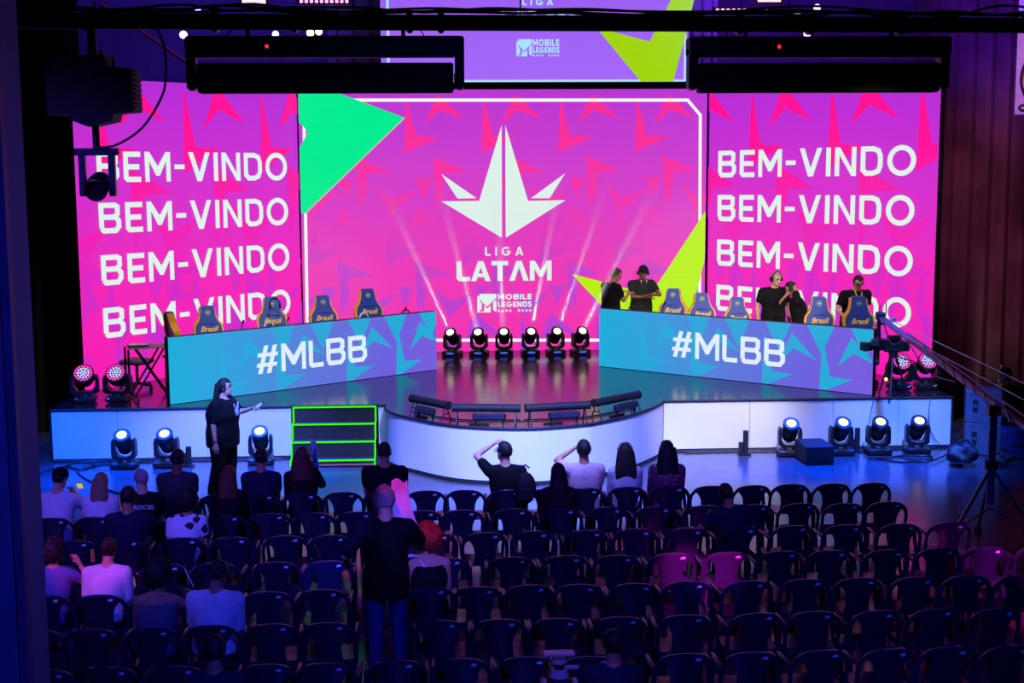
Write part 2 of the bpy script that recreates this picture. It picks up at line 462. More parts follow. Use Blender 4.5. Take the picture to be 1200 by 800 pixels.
# ================================================================== ROOM
FLOORM = pbr('dark_gloss_floor', (66, 66, 72), 0.30, var=0.25, scale=1.3, spec=0.6)
nt = FLOORM.node_tree
_b = nt.nodes['Principled BSDF']
_n = nt.nodes.new('ShaderNodeTexNoise'); _n.inputs['Scale'].default_value = 2.5; _n.inputs['Detail'].default_value = 4
_tc = nt.nodes.new('ShaderNodeTexCoord'); nt.links.new(_tc.outputs['Object'], _n.inputs['Vector'])
_m = nt.nodes.new('ShaderNodeMapRange'); _m.inputs['To Min'].default_value = 0.15; _m.inputs['To Max'].default_value = 0.26; _b.inputs['IOR'].default_value = 1.55
nt.links.new(_n.outputs['Fac'], _m.inputs['Value']); nt.links.new(_m.outputs['Result'], _b.inputs['Roughness'])
structure('floor', MB().box((2, 15, -0.05), (28, 34, 0.1)), FLOORM)
DARKW = pbr('dark_wall', (20, 16, 22), 0.85, var=0.3, scale=1.2)
REARW = pbr('rear_drape_wall', (60, 56, 66), 0.9, var=0.3, scale=0.8)
structure('wall_back', MB().box((2, 31.6, 5), (28, 0.2, 10)), REARW)
structure('wall_left', MB().box((-9.6, 16, 5), (0.2, 32, 10)), DARKW)
structure('wall_right', MB().box((13.6, 16, 5), (0.2, 32, 10)), DARKW)
structure('ceiling', MB().box((2, 16, 10.05), (24, 32, 0.1)), DARKW)
# near pillar at the left edge of the hall
PIL = pbr('painted_pillar', (120, 118, 150), 0.7, var=0.12, scale=2)
p = MB().box((-2.87, 8.2, 5.0), (1.0, 0.6, 10.0), bev=0.012).build('trim_1', PIL)
p['kind'] = 'structure'
EDG = pbr('pillar_edge', (120, 88, 120), 0.6, var=0.2, scale=3)
MB().box((-2.345, 7.93, 5.0), (0.055, 0.10, 10.0), bev=0.01).build('corner_strip', EDG, p)

def curtain(x0, x1, y0, y1, h, label, rgb, amp=.09, pitch=.34):
    m = pbr('curtain_cloth_%d' % rgb[0], rgb, 0.9, var=0.35, scale=1.5, spec=0.15)
    n = int(math.hypot(x1 - x0, y1 - y0) / pitch * 8)
    pts = []
    rnd = random.Random(rgb[0])
    ph = [rnd.uniform(-.6, .6) for _ in range(n + 1)]
    for j, z in enumerate((0.02, h * .3, h * .6, h)):
        for i in range(n + 1):
            t = i / n; a = amp * (1 - .35 * j / 3) * math.sin(i * 2 * PI / 8 + ph[i // 8 % n] * .5) + .04 * math.sin(i * .13 + j)
            pts.append((x0 + (x1 - x0) * t, y0 + (y1 - y0) * t + a, z))
    o = MB().sheet(pts, n + 1, 4, 0.012).build('stage_curtain', m, None, True)
    return tag(o, label, 'curtain')
curtain(8.95, 13.3, 26.2, 25.2, 9.6, 'dark pleated curtain hanging beside the right screen, purple lit', (92, 66, 70))
curtain(-9.3, -6.15, 25.0, 25.7, 9.6, 'almost black pleated curtain hanging beside the left screen', (34, 28, 26))

# ================================================================== STAGE
SZ = 0.87
bulge = [(-.80, 22.95), (-.79, 22.55), (-.64, 22.17), (-.40, 21.85), (.126, 21.26), (.6, 20.98), (1.14, 20.84), (1.6, 20.84), (2.185, 21.03),
         (2.465, 21.2), (3.07, 21.78), (3.5, 22.38), (3.71, 22.78), (3.75, 22.95)]
bp = [(p.x, p.y) for p in smooth_path([(x, y, 0) for x, y in bulge], 4)]
DECK = pbr('gloss_black_deck', (30, 28, 36), 0.16, var=0.3, scale=1.0, spec=0.7)
nt = DECK.node_tree; _b = nt.nodes['Principled BSDF']
_tc = nt.nodes.new('ShaderNodeTexCoord'); _mp = nt.nodes.new('ShaderNodeMapping'); _mp.inputs['Scale'].default_value = (0.6, 5.0, 1)
_n = nt.nodes.new('ShaderNodeTexNoise'); _n.inputs['Scale'].default_value = 1.6; _n.inputs['Detail'].default_value = 4
nt.links.new(_tc.outputs['Object'], _mp.inputs['Vector']); nt.links.new(_mp.outputs['Vector'], _n.inputs['Vector'])
_m = nt.nodes.new('ShaderNodeMapRange'); _m.inputs['To Min'].default_value = 0.10; _m.inputs['To Max'].default_value = 0.24
nt.links.new(_n.outputs['Fac'], _m.inputs['Value']); nt.links.new(_m.outputs['Result'], _b.inputs['Roughness'])
stage = thing('stage', 'raised stage with glossy black deck and white lit front, curved apron in the middle', 'stage', (0, 0, 0))
outline = [(-6.18, 29.3), (-6.18, 22.95)] + bp + [(8.6, 22.95), (8.6, 29.3)]
XY = lambda u, v, w: (u, v, w)
MB().prism(outline, lambda u, v, w: (u, v, SZ - 0.10 + w), 0.10).build('deck', DECK, stage)
def front_panel(pts):
    q = [(x, y, 0.05) for x, y in pts] + [(x, y, SZ - 0.035) for x, y in pts]
    MB().sheet(q, len(pts), 2, -0.03).build('front_panel', WHITE, stage, len(pts) > 2)
fy = 22.93
for a, b in ((-6.18, -5.13), (-5.13, -3.7), (-3.7, -2.34), (-.93, -.81), (3.76, 5.2), (5.2, 6.6), (6.6, 7.7), (7.7, 8.6)):
    front_panel([(a + .004, fy), (b - .004, fy)])
off = [(x, y) for x, y in bp]
nb = len(off)
for k in range(4):
    a, b = k * (nb - 1) // 4, (k + 1) * (nb - 1) // 4
    seg = []
    for i in range(a, b + 1):
        x, y = off[i]
        seg.append((x, y - 0.02 if 0 < i < nb - 1 else y))
    front_panel(seg)
tr = MB()
tr.tube([(-6.2, 22.92, SZ - .015), (-2.34, 22.92, SZ - .015)], .02, 6); tr.tube([(-.93, 22.92, SZ - .015), (-.80, 22.92, SZ - .015)], .02, 6); tr.tube([(x, y - .03, SZ - .015) for x, y in bp], .022, 6); tr.tube([(3.75, 22.92, SZ - .015), (8.62, 22.92, SZ - .015)], .02, 6)
o = tr.build('edge_trim', BLACKM, stage)
kk = MB(); kk.tube([(-6.18, 22.91, .02), (-2.36, 22.91, .02)], .02, 6); kk.tube([(x, y - .03, .02) for x, y in bp], .015, 6); kk.tube([(3.75, 22.91, .02), (8.6, 22.91, .02)], .022, 6)
kk.build('kick_strip', BLACKM, stage)
MB().box((-6.2, 26.1, SZ / 2 - .03), (.04, 6.3, SZ - .06)).build('side_skirt', BLACKM, stage)
MB().box((8.62, 26.1, SZ / 2 - .03), (.04, 6.3, SZ - .06)).build('side_skirt', BLACKM, stage)

# steps with green light strips
GREEN = glow('green_strip_light', (60, 255, 20), 1.0)
TREAD = pbr('stair_carpet', (44, 42, 46), 0.9, var=0.3, scale=20)
stair = thing('stage_steps', 'black stage steps outlined with green light strips beside the curved apron', 'steps', (-1.635, 22.925, 0))
sx = .665
lev = [(.855, -.02), (.61, -.22), (.365, -.45), (.115, -.68)]
for i, (z, y) in enumerate(lev):
    z0 = lev[i + 1][0] if i + 1 < len(lev) else 0.03
    MB().box((0, y / 2 + .0, (z + z0) / 2 - .01), (2 * sx - .03, -y, z - z0)).build('step', TREAD, stair)
    MB().box((0, y - .012, z - .008), (2 * sx, .02, .026)).build('light_strip', GREEN, stair)
for s in (-1, 1):
    path = []
    for i, (z, y) in enumerate(lev):
        path += [(s * sx, y - .012, z)]
        z0 = lev[i + 1][0] if i + 1 < len(lev) else 0.02
        path += [(s * sx, y - .014, z0)]
    MB().tube(path, .014, 6).build('side_light_strip', GREEN, stair)
MB().box((0, -.69, .035), (2 * sx, .02, .02)).build('base_rail', pbr('copper_rail', (190, 120, 100), .4), stair)
for s in (-1, 0, 1): MB().cyl((s * .5, -.60, .002), (s * .5, -.60, .03), .025).build('caster', BLACK, stair)

# ================================================================== SCREENS
FR = lambda u, v, w: (u, -w, v)
BG = [(0, (250, 24, 178)), (.35, (240, 36, 184)), (.7, (206, 48, 208)), (1, (178, 44, 216))]
BGC = [(0, (250, 50, 178)), (.35, (240, 62, 190)), (.7, (212, 66, 210)), (1, (188, 56, 218))]
SHW = [(0, (196, 44, 205)), (.30, (216, 40, 198)), (.5, (240, 30, 180)), (.8, (255, 14, 150)), (1, (255, 14, 148))]
SHC = [(0, (176, 66, 222)), (.30, (205, 68, 206)), (.5, (238, 62, 188)), (.8, (255, 50, 158)), (1, (255, 48, 156))]
SCRWHITE = led('screen_white', [(0, (222, 242, 234)), (1, (222, 242, 234))], strength=1.0)
BACKM = BLACKM
def screen(name, label, loc, rz, w, h):
    t = thing(name, label, 'screen', loc, rz)
    return t
H = 6.20 - SZ
# ---- wings
def wing(loc, rz, W, label, seed):
    t = screen('led_screen', label, loc, rz, W, H)
    MB().box((W / 2, .10, H / 2), (W, .14, H)).build('cabinet', BACKM, t)
    MB().box((W / 2, .02, H / 2), (W, .03, H)).build('display', led('wing_background', BG, 'Z', 0, H, 1.0, .12), t)
    m = MB()
    th = 1.66
    rows = [(H - 1.72, False), (H - 3.1, True), (.75, True), (-.55, False)]
    flat_polys(m, shards(0, W, .005, H - .005, 2.0, th, rows, seed), FR, .012)
    o = m.build('background_shapes', led('wing_shapes', SHW, 'Z', 0, H, 1.0), t); o['kind'] = 'stuff'
    return t
wl = wing((-6.0, 24.55, SZ + .004), math.atan2(4.35, 3.32), 5.47, 'angled left screen repeating the BEM-VINDO greeting on pink', .2)
wr = wing((5.62, 28.9, SZ + .004), math.atan2(-4.6, 3.1), 5.53, 'angled right screen repeating the BEM-VINDO greeting on pink', .55)
for r, zb in enumerate((4.45, 3.57, 2.67, 1.75)):
    m = MB(); flat_text(m, 'BEM-VINDO', FR, .42, 5.13, zb - SZ, zb - SZ + .53, .175, .16, w=.016, tilt=-.06)
    m.build('greeting_line', SCRWHITE, wl)['kind'] = 'stuff'
    m = MB(); flat_text(m, 'BEM-VINDO', FR, .28, 5.10, zb - SZ - .06, zb - SZ + .47, .175, .16, w=.016, tilt=.10)
    m.build('greeting_line', SCRWHITE, wr)['kind'] = 'stuff'

# ---- centre
W = 8.22; CX0 = -2.65
def cpx(px, py):   # picture of the screen content -> metres on the screen
    x = -8.542935 + .0169812 * px - 9.1266e-4 * py + 1.3905e-6 * px * py - 7.5856e-9 * py * py
    z = 7.9080995 + 1.59483e-5 * px - .016215966 * py - 5.87176e-7 * px * py - 1.38755e-6 * py * py
    return (x - CX0, z - SZ)
def clog(cx, cy): return cpx(490 + cx / 3.075, 120 + cy / 3.077)
cs = screen('led_screen', 'wide centre screen with white star emblem and LIGA LATAM title', (CX0, 28.9, SZ + .004), 0, W, H)
MB().box((W / 2, .10, H / 2), (W, .14, H)).build('cabinet', BACKM, cs)
MB().box((W / 2, .02, H / 2), (W, .03, H)).build('display', led('centre_background', BGC, 'Z', 0, H, .95, .10), cs)
m = MB()
flat_polys(m, shards(0, W, .005, H - .005, 1.55, 1.20, [(H - 1.36, False), (H - 2.5, True), (H - 3.6, False), (.75, True), (-.45, False)], .35), FR, .012)
o = m.build('background_shapes', led('centre_shapes', SHC, 'Z', 0, H, .95), cs); o['kind'] = 'stuff'
def inside(polys):
    r = []
    for p in polys:
        q = clip(clip(p, .004, W - .004, 0) or [(0, 0)] * 3, .004, H - .004, 1)
        if q: r.append(q)
    return r
m = MB()
fr = [cpx(*p) for p in [(361, 398.5), (356.5, 117.5), (806, 117.5), (821, 135), (820, 398.5)]]
flat_polys(m, inside(stroke(fr, .062, True)), FR, .016); m.build('frame_line', glow('frame_white', (250, 248, 252), 1.0), cs)
cg = lambda cx, cy: cpx(340 + cx / 4.615, 90 + cy / 4.615)
m = MB()
flat_polys(m, inside([[cg(46, 62), cg(190, 62), cg(615, 222), cg(350, 478), cg(100, 298), cg(50, 245)], [cg(100, 298), cg(350, 478), cg(85, 738), cg(60, 738), cg(55, 385)]]), FR, .020)
m.build('green_shape', led('screen_green', [(0, (0, 236, 146)), (1, (0, 236, 146))]), cs)
m = MB(); flat_polys(m, inside(stroke([cg(617, 222), cg(86, 740)], .022)), FR, .022); m.build('shape_edge', glow('edge_pink', (240, 180, 170), .9), cs)
m = MB()
lime = [[(669, 321), (762, 345), (740, 396)], [(762, 345), (827, 247.5), (826, 305), (814, 352), (800, 405), (745, 400), (740, 396)]]
flat_polys(m, inside([[cpx(*p) for p in q] for q in lime]), FR, .020)
m.build('lime_shape', led('screen_lime', [(0, (184, 240, 0)), (1, (184, 240, 0))]), cs)
m = MB()
for q in ([(297, 82), (216, 355), (298, 420)], [(216, 355), (80, 357), (298, 488), (298, 420)], [(310, 82), (311, 420), (392, 355)], [(392, 355), (311, 420), (312, 488), (527, 353)],
          [(80, 258), (207, 346), (138, 347)], [(526, 256), (470, 346), (402, 346)]):
    flat_polys(m, [[clog(*p) for p in q]], FR, .024)
m.build('star_emblem', SCRWHITE, cs)
def ctext(par, txt, x0, y0, x1, y1, t, gap, w=.024, fn=clog, mat=SCRWHITE, FRM=FR, name='title_line'):
    a, b = fn(x0, y1), fn(x1, y0)
    mm = MB(); flat_text(mm, txt, FRM, a[0], b[0], a[1], b[1], t, gap, w=w)
    o = mm.build(name, mat, par); o['kind'] = 'stuff'
    return o
ctext(cs, 'LIGA', 237, 520, 375, 553, .20, .52)
ctext(cs, 'LATAM'.replace('AM', '^M'), 135, 570, 477, 645, .22, .05)
def mlogo(par, fn, x0, y0, x1, y1, mat, dark, w):
    """square badge with a folded M cut into it"""
    q = lambda u, v: fn(x0 + (x1 - x0) * u, y0 + (y1 - y0) * v)
    mm = MB()
    flat_polys(mm, [[q(0, .12), q(.14, .12), q(.14, 1), q(0, 1)], [q(.12, 0), q(1, 0), q(1, .22), q(.5, .70), q(.12, .30)][::1],
                    [q(.14, .42), q(.24, .50), q(.24, .88), q(.14, .82)], [q(.36, .62), q(.5, .80), q(.70, .62), q(.70, 1), q(.14, 1), q(.24, .94), q(.36, .94)],
                    [q(.82, .46), q(1, .30), q(1, 1), q(.82, .84)]], FR, w)
    mm.build('badge', mat, par)['kind'] = 'stuff'
mlogo(cs, clog, 209, 690, 278, 757, SCRWHITE, None, .024)
ctext(cs, 'MOBILE', 283, 690, 405, 711, .24, .16)
ctext(cs, 'LEGENDS', 283, 717, 405, 738, .24, .16)
ctext(cs, 'BANG  BANG', 283, 745, 405, 755, .24, .5)

# ---- upper screen
UH = 8.75 - 6.30; UW = 6.10
us = screen('led_screen', 'violet upper screen hung above the centre screen', (-.98, 28.6, 6.30), 0, UW, UH)
MB().box((UW / 2, .10, UH / 2), (UW, .14, UH)).build('cabinet', BACKM, us)
MB().box((UW / 2, .02, UH / 2), (UW, .03, UH)).build('display', led('upper_background', [(0, (166, 104, 250)), (1, (152, 92, 240))], 'Z', 0, UH, 1.0), us)
MB().box((UW / 2, .05, -.075), (UW, .2, .13)).build('bottom_rail', BLACK, us)
UBL = led('screen_ice', [(0, (170, 226, 250)), (1, (170, 226, 250))])
upx = lambda px, py: ((px - 447) * .01700, (97 - py) * .01660)
LIMEU = led('screen_lime_upper', [(0, (160, 214, 10)), (1, (160, 214, 10))])
m = MB(); flat_polys(m, [[upx(697, 33), upx(750, 97), upx(770, 97), upx(760, 50)], [upx(760, 50), upx(770, 97), upx(788, 97), upx(806, 28), upx(816, -20), upx(795, -20)]], FR, .02)
m.build('lime_shape', LIMEU, us)
m = MB(); flat_polys(m, [[upx(448, 94.5), upx(804, 94.5), upx(804, 97), upx(448, 97)]], FR, .016)
flat_polys(m, [[upx(454, 95), upx(457, 95), upx(457, -40), upx(454, -40)], [upx(800.5, 95), upx(803, 95), upx(803, -40), upx(800.5, -40)]], FR, .016)
m.build('frame_line', UBL, us)
ctext(us, 'LIGA', 611, 0, 647, 7.5, .22, .5, .024, upx, UBL)
ctext(us, 'LAT^M', 586, 14, 673, 34, .22, .05, .024, upx, UBL)
mlogo(us, upx, 604, 47, 622, 67, UBL, None, .024)
ctext(us, 'MOBILE', 623, 47, 654, 55, .24, .16, .024, upx, UBL)
ctext(us, 'LEGENDS', 623, 56, 654, 63, .24, .16, .024, upx, UBL)
ctext(us, 'BANG  BANG', 623, 64.5, 654, 67, .24, .5, .024, upx, UBL)

# ================================================================== PLAYER DESKS
DT = 1.11
def desk(loc, rz, W, label, mirror):
    t = thing('player_desk', label, 'desk', loc, rz)
    MB().box((W / 2, .08, DT / 2), (W, .12, DT)).build('front_cabinet', BLACKM, t)
    MB().box((W / 2, .01, DT / 2), (W - .01, .03, DT - .012)).build('display', led('desk_background', [(0, (24, 178, 226)), (.25, (52, 160, 228)), (.5, (92, 124, 226)), (.8, (112, 100, 230)), (1, (124, 96, 228))], 'X', 0, W, .92), t)
    m = MB()
    big = []
    for k, (uo, fl) in enumerate(((3.45, False), (4.55, False), (2.0, False), (.9, False))):
        for p in shard_tile(False):
            q = [(uo + (x - .0) * 1.28, -.10 + y * 1.02) for x, y in p]
            q = clip(q, .01, W - .01, 0)
            if q: q = clip(q, .01, DT - .01, 1)
            if q: big.append(q)
    for k in range(5):
        uo = 1.9 + k * .80
        q = clip([(uo, DT), (uo + .27, DT - .5), (uo + .5, DT)], .01, W - .01, 0)
        if q: big.append(q)
    flat_polys(m, big, FR, .008)
    o = m.build('background_shapes', led('desk_shapes', [(0, (30, 176, 226)), (.3, (36, 172, 226)), (.6, (44, 170, 224)), (1, (30, 180, 222))], 'X', 0, W, .92), t); o['kind'] = 'stuff'
    mm = MB(); flat_text(mm, '#MLBB', FR, 1.60, 3.90, .33, .81, .17, .12, w=.018)
    mm.build('lettering', led('desk_white', [(0, (222, 238, 252)), (1, (222, 238, 252))]), t)
    MB().box((W / 2, .29, .745), (W - .2, .28, .03)).build('table_top', pbr('desk_top', (40, 40, 46), .5), t)
    for x in (.15, W / 3, W * 2 / 3, W - .15):
        for y in (.19, .40):
            MB().cyl((x, y, .003), (x, y, .73), .02).build('leg', BLACK, t)
    return t
dl_a = math.atan2(3.36, 4.357); dr_a = math.atan2(-3.59, 4.16)
desk((-4.316, 23.17, SZ + .004), dl_a, 5.50, 'left player desk with lit blue front lettered #MLBB', False)
desk((3.13, 26.68, SZ + .004), dr_a, 5.50, 'right player desk with lit blue front lettered #MLBB', True)

# ================================================================== LIGHT FIXTURES
LENS = glow('warm_lens', (255, 252, 214), 2.2)
LENSF = glow('warm_lens_front', (250, 255, 190), 1.3)
BLUED = glow('blue_display', (60, 110, 255), .9)
def moving_head(name, label, loc, rz, sc, tilt, group, lensm, display=False):
    t = thing(name, label, 'stage light', loc, rz, group)
    S = sc
    MB().box((0, 0, .055 * S), (.36 * S, .30 * S, .09 * S), bev=.02 * S).build('base', BLACK, t)
    for s in (-1, 1):
        MB().box((s * .15 * S, .12 * S, .006 * S), (.05 * S, .05 * S, .012 * S)).build('foot', RUBBER, t)
        MB().box((s * .15 * S, -.12 * S, .006 * S), (.05 * S, .05 * S, .012 * S)).build('foot', RUBBER, t)
    if display:
        MB().box((0, -.151 * S, .06 * S), (.14 * S, .006, .035 * S)).build('display', BLUED, t)
    MB().cyl((0, 0, .10 * S), (0, 0, .135 * S), .10 * S, .085 * S, 18).build('pan_bearing', BLACK, t)
    y = MB()
    pr = [(-.17, .17), (-.17, .36), (-.155, .42), (-.125, .42), (-.125, .25), (-.09, .175), (0, .155), (.09, .175), (.125, .25), (.125, .42), (.155, .42), (.17, .36), (.17, .17), (.12, .125), (-.12, .125)]
    y.prism([(a * S, b * S) for a, b in pr], lambda u, v, w: (u, .07 * S - w, v), .14 * S)
    y.build('yoke', BLACK, t)
    R = Matrix.Rotation(tilt, 4, 'X')
    c = Vector((0, 0, .36 * S))
    mt = lambda prof: MB().lathe([(r * S, z * S) for r, z in prof], c, 20, R)
    hd = mt([(.02, -.17), (.075, -.165), (.10, -.13), (.112, -.04), (.112, .05), (.106, .06), (.106, .12), (.112, .13), (.112, .17), (.095, .175)]).build('head', BLACKM, t, True)
    mt([(.001, .176), (.05, .176), (.092, .177), (.092, .179), (.001, .184)]).build('lens', lensm, hd, True)
    mt([(.114, .12), (.119, .125), (.119, .175), (.114, .18), (.100, .18)]).build('lens_ring', BLACK, hd, True)
    for s in (-1, 1):
        MB().cyl((s * .112 * S, 0, .36 * S), (s * .128 * S, 0, .36 * S), .03 * S, None, 12).build('tilt_hub', SILVER, t)
    h = MB().tube([(-.09 * S, -.075 * S, .20 * S), (-.05 * S, -.085 * S, .178 * S), (.05 * S, -.085 * S, .178 * S), (.09 * S, -.075 * S, .20 * S)], .008 * S, 6)
    h.build('handle', SILVER, t)
    return t
def haze_material(d):
    m = bpy.data.materials.new('haze'); m.use_nodes = True; nt = m.node_tree
    for n in list(nt.nodes): nt.nodes.remove(n)
    out = nt.nodes.new('ShaderNodeOutputMaterial'); vs = nt.nodes.new('ShaderNodeVolumeScatter')
    tc = nt.nodes.new('ShaderNodeTexCoord'); dp = nt.nodes.new('ShaderNodeVectorMath'); dp.operation = 'DOT_PRODUCT'
    dp.inputs[1].default_value = d
    mr = nt.nodes.new('ShaderNodeMapRange'); mr.inputs['From Min'].default_value = 0; mr.inputs['From Max'].default_value = 4.7
    mr.inputs['To Min'].default_value = HAZE; mr.inputs['To Max'].default_value = 0.0
    nt.links.new(tc.outputs['Object'], dp.inputs[0]); nt.links.new(dp.outputs['Value'], mr.inputs['Value'])
    nt.links.new(mr.outputs['Result'], vs.inputs['Density']); nt.links.new(vs.outputs[0], out.inputs['Volume'])
    return m
HAZE = 0.8
# six beam lights in front of the centre screen; a narrow light in each lens makes the beam in the haze
ORD = ['first', 'second', 'third', 'fourth', 'fifth', 'sixth', 'seventh', 'eighth', 'ninth', 'tenth', 'eleventh', 'twelfth', 'thirteenth',
       'fourteenth', 'fifteenth', 'sixteenth', 'seventeenth', 'eighteenth', 'nineteenth', 'twentieth']
beams = [(.36, -.26), (.90, -.17), (1.40, -.06), (1.93, .06), (2.44, .13), (2.94, .21)]
for i, (x, dx) in enumerate(beams):
    sc = 1.02
    pan = math.atan2(dx, .74)
    t = moving_head('moving_head', 'black moving head below the centre screen, %s from the left desk' % ORD[i], (x, 28.35, SZ + .003), pan, sc,
                    math.radians(48), 'moving heads below the centre screen', LENS, True)
    d = Vector((dx, -.74, .67)).normalized()
    c = Vector((x, 28.35, SZ + .003 + .36 * sc)) + d * .20
    spot('beam_lamp', c, c + d, 7000, (1, .95, .92), 2.6, .3, .02)
    # lit haze in the path of the light
    b = MB(); side = d.orthogonal().normalized(); up_ = d.cross(side)
    rings = []
    for k in range(5):
        q = d * (.02 + 1.2 * k); rr = .075 + .017 * k * 1.2
        rings.append([q + side * rr * math.cos(2 * PI * a / 20) + up_ * rr * math.sin(2 * PI * a / 20) for a in range(20)])
    b.loft(rings)
    o = b.build('light_beam', None); o.location = c
    o.data.materials.append(haze_material(d))
    tag(o, 'pale light beam rising through haze from the %s moving head from the left desk' % ORD[i], 'light beam', 'light beams before the centre screen')
    o['kind'] = 'stuff'
fl = [(-4.93, 22.42, 'before the left end of the stage front'), (-4.27, 22.46, 'between the left end light and the standing woman'), (-2.80, 22.55, 'beside the green edged steps'),
      (5.77, 22.50, 'left of the low black box on the floor'), (6.62, 22.52, 'just right of the low black box on the floor'), (7.24, 22.52, 'second from the right end of the stage front'), (7.90, 22.55, 'nearest the blue lit speaker cabinets')]
for x, y, wh in fl:
    moving_head('moving_head', 'black floor moving head, ' + wh, (x, y, .002), random.uniform(-.1, .1), 1.12, math.radians(38), 'moving heads along the stage front', LENSF)
# wash lights with many small LED lenses
PINKL = glow('pink_led', (255, 60, 190), 1.4); ICEL = glow('ice_led', (190, 190, 255), 1.5)
def wash(label, loc, rz):
    t = thing('wash_light', label, 'stage light', loc, rz, 'LED wash lights at the stage ends')
    MB().box((0, 0, .06), (.36, .30, .10), bev=.02).build('base', BLACK, t)
    MB().cyl((0, 0, .11), (0, 0, .15), .10, .09, 18).build('pan_bearing', BLACK, t)
    pr = [(-.23, .17), (-.23, .38), (-.20, .46), (-.175, .46), (-.175, .28), (-.11, .19), (.11, .19), (.175, .28), (.175, .46), (.20, .46), (.23, .38), (.23, .17), (.16, .14), (-.16, .14)]
    MB().prism(pr, lambda u, v, w: (u, .08 - w, v), .16).build('yoke', BLACK, t)
    R = Matrix.Rotation(math.radians(52), 4, 'X'); c = Vector((0, 0, .43))
    hd = MB().lathe([(.06, -.15), (.13, -.13), (.165, -.05), (.172, .06), (.172, .11), (.160, .12), (.02, .121)], c, 24, R).build('head', BLACKM, t, True)
    for nm, mt, rings in (('led_cells', ICEL, ((0, 1), (.045, 6), (.088, 12))), ('outer_led_cells', PINKL, ((.132, 18),))):
        m = MB()
        for r, n in rings:
            for k in range(n):
                a = 2 * PI * k / n
                m.lathe([(.001, .124), (.017, .123), (.019, .1215)], c + R @ Vector((r * math.cos(a), r * math.sin(a), 0)), 8, R)
        o = m.build(nm, mt, hd); o['kind'] = 'stuff'
    for s in (-1, 1): MB().tube([(s * .09, -.16, .06), (s * .14, -.17, .09)], .01, 6).build('handle', SILVER, t)
wash('pink LED wash light on the stage, nearest the left curtain', (-5.78, 23.55, SZ + .003), .1)
wash('pink LED wash light on the stage beside the folding table', (-5.24, 23.55, SZ + .003), -.1)
wash('pink LED wash light on the stage beside the camera crane head', (7.93, 23.62, SZ + .003), .05)
wash('pink LED wash light half hidden by the crane arm at the stage end', (8.41, 23.66, SZ + .003), -.05)

# battens of light along the curved apron
def batten(label, a, b):
    a, b = Vector((*a, 0)), Vector((*b, 0)); L = (b - a).length; mid = (a + b) / 2; rz = math.atan2(b.y - a.y, b.x - a.x)
    t = thing('batten_light', label, 'stage light', (mid.x, mid.y, SZ + .002), rz, 'batten lights along the apron edge')
    bar = MB().tube([(-L / 2, 0, .24), (L / 2, 0, .24)], .062, 10).build('bar', BLACKM, t, True)
    for s in (-1, 1):
        MB().cyl((s * (L / 2 + .001), 0, .24), (s * (L / 2 + .015), 0, .24), .068, None, 12).build('end_cap', BLACK, bar)
        st = MB(); st.tube([(s * (L / 2 - .06), -.10, .003), (s * (L / 2 - .06), 0, .24), (s * (L / 2 - .06), .10, .003)], .012, 6); st.tube([(s * (L / 2 - .06), -.06, .10), (s * (L / 2 - .06), .06, .10)], .01, 6)
        st.build('stand', BLACK, t)
    fx = MB().box((.06, -.14, .135), (L * .50, .09, .10), bev=.02).build('flood', BLACK, t)
    MB().box((.06, -.187, .135), (L * .46, .006, .07)).build('glass', pbr('flood_glass', (40, 42, 60), .15), fx)
    for s in (-1, 1): MB().box((.06 + s * L * .2, -.14, .045), (.03, .03, .08)).build('bracket', BLACK, fx)
    MB().box((-.1, -.10, .012), (L * .3, .05, .022)).build('cable_lead', RUBBER, t)
batten('black batten light on the apron edge nearest the green steps', (-.36, 22.10), (.20, 21.42))
batten('black batten light on the apron, centre pair, next to the one by the steps', (.27, 21.24), (1.27, 21.10))
batten('black batten light on the apron, centre pair, on the far side from the steps', (1.37, 21.10), (2.34, 21.30))
batten('black batten light on the apron edge farthest from the steps', (2.44, 21.44), (3.22, 22.14))
cable('thin black lead lying along the apron edge behind the batten lights', [(-.35, 22.2, SZ + .014), (.3, 21.5, SZ + .014), (1.0, 21.36, SZ + .014), (1.8, 21.40, SZ + .014), (2.4, 21.56, SZ + .014), (3.2, 22.3, SZ + .014)], .011)

# floor monitor box, small standing boxes
t = thing('floor_box', 'low black box standing on the floor between two floor lights', 'speaker', (6.06, 22.08, .002), .05)
MB().box((0, 0, .155), (.46, .62, .30), bev=.015).build('cabinet', BLACKM, t)
MB().box((0, -.313, .16), (.40, .01, .24)).build('grille', pbr('grille_cloth', (26, 26, 30), .8, var=.4, scale=80), t)
def pylon(label, x, y, h):
    t = thing('floor_stand', label, 'stand', (x, y, .002))
    MB().box((0, 0, .015), (.20, .16, .03)).build('base', BLACK, t)
    MB().cyl((0.02, 0, .03), (0.02, 0, h), .045, None, 14).build('tube', BLACKM, t, True)
    MB().box((-.06, 0, .12), (.06, .08, .18)).build('power_box', BLACKM, t)
pylon('short black tube on a foot before the right stage front, alone', 5.05, 22.62, .40)
pylon('short black tube behind the second floor light right of the box', 6.93, 22.70, .40)
pylon('short black tube between the left floor lights and the woman', -3.95, 22.45, .32)

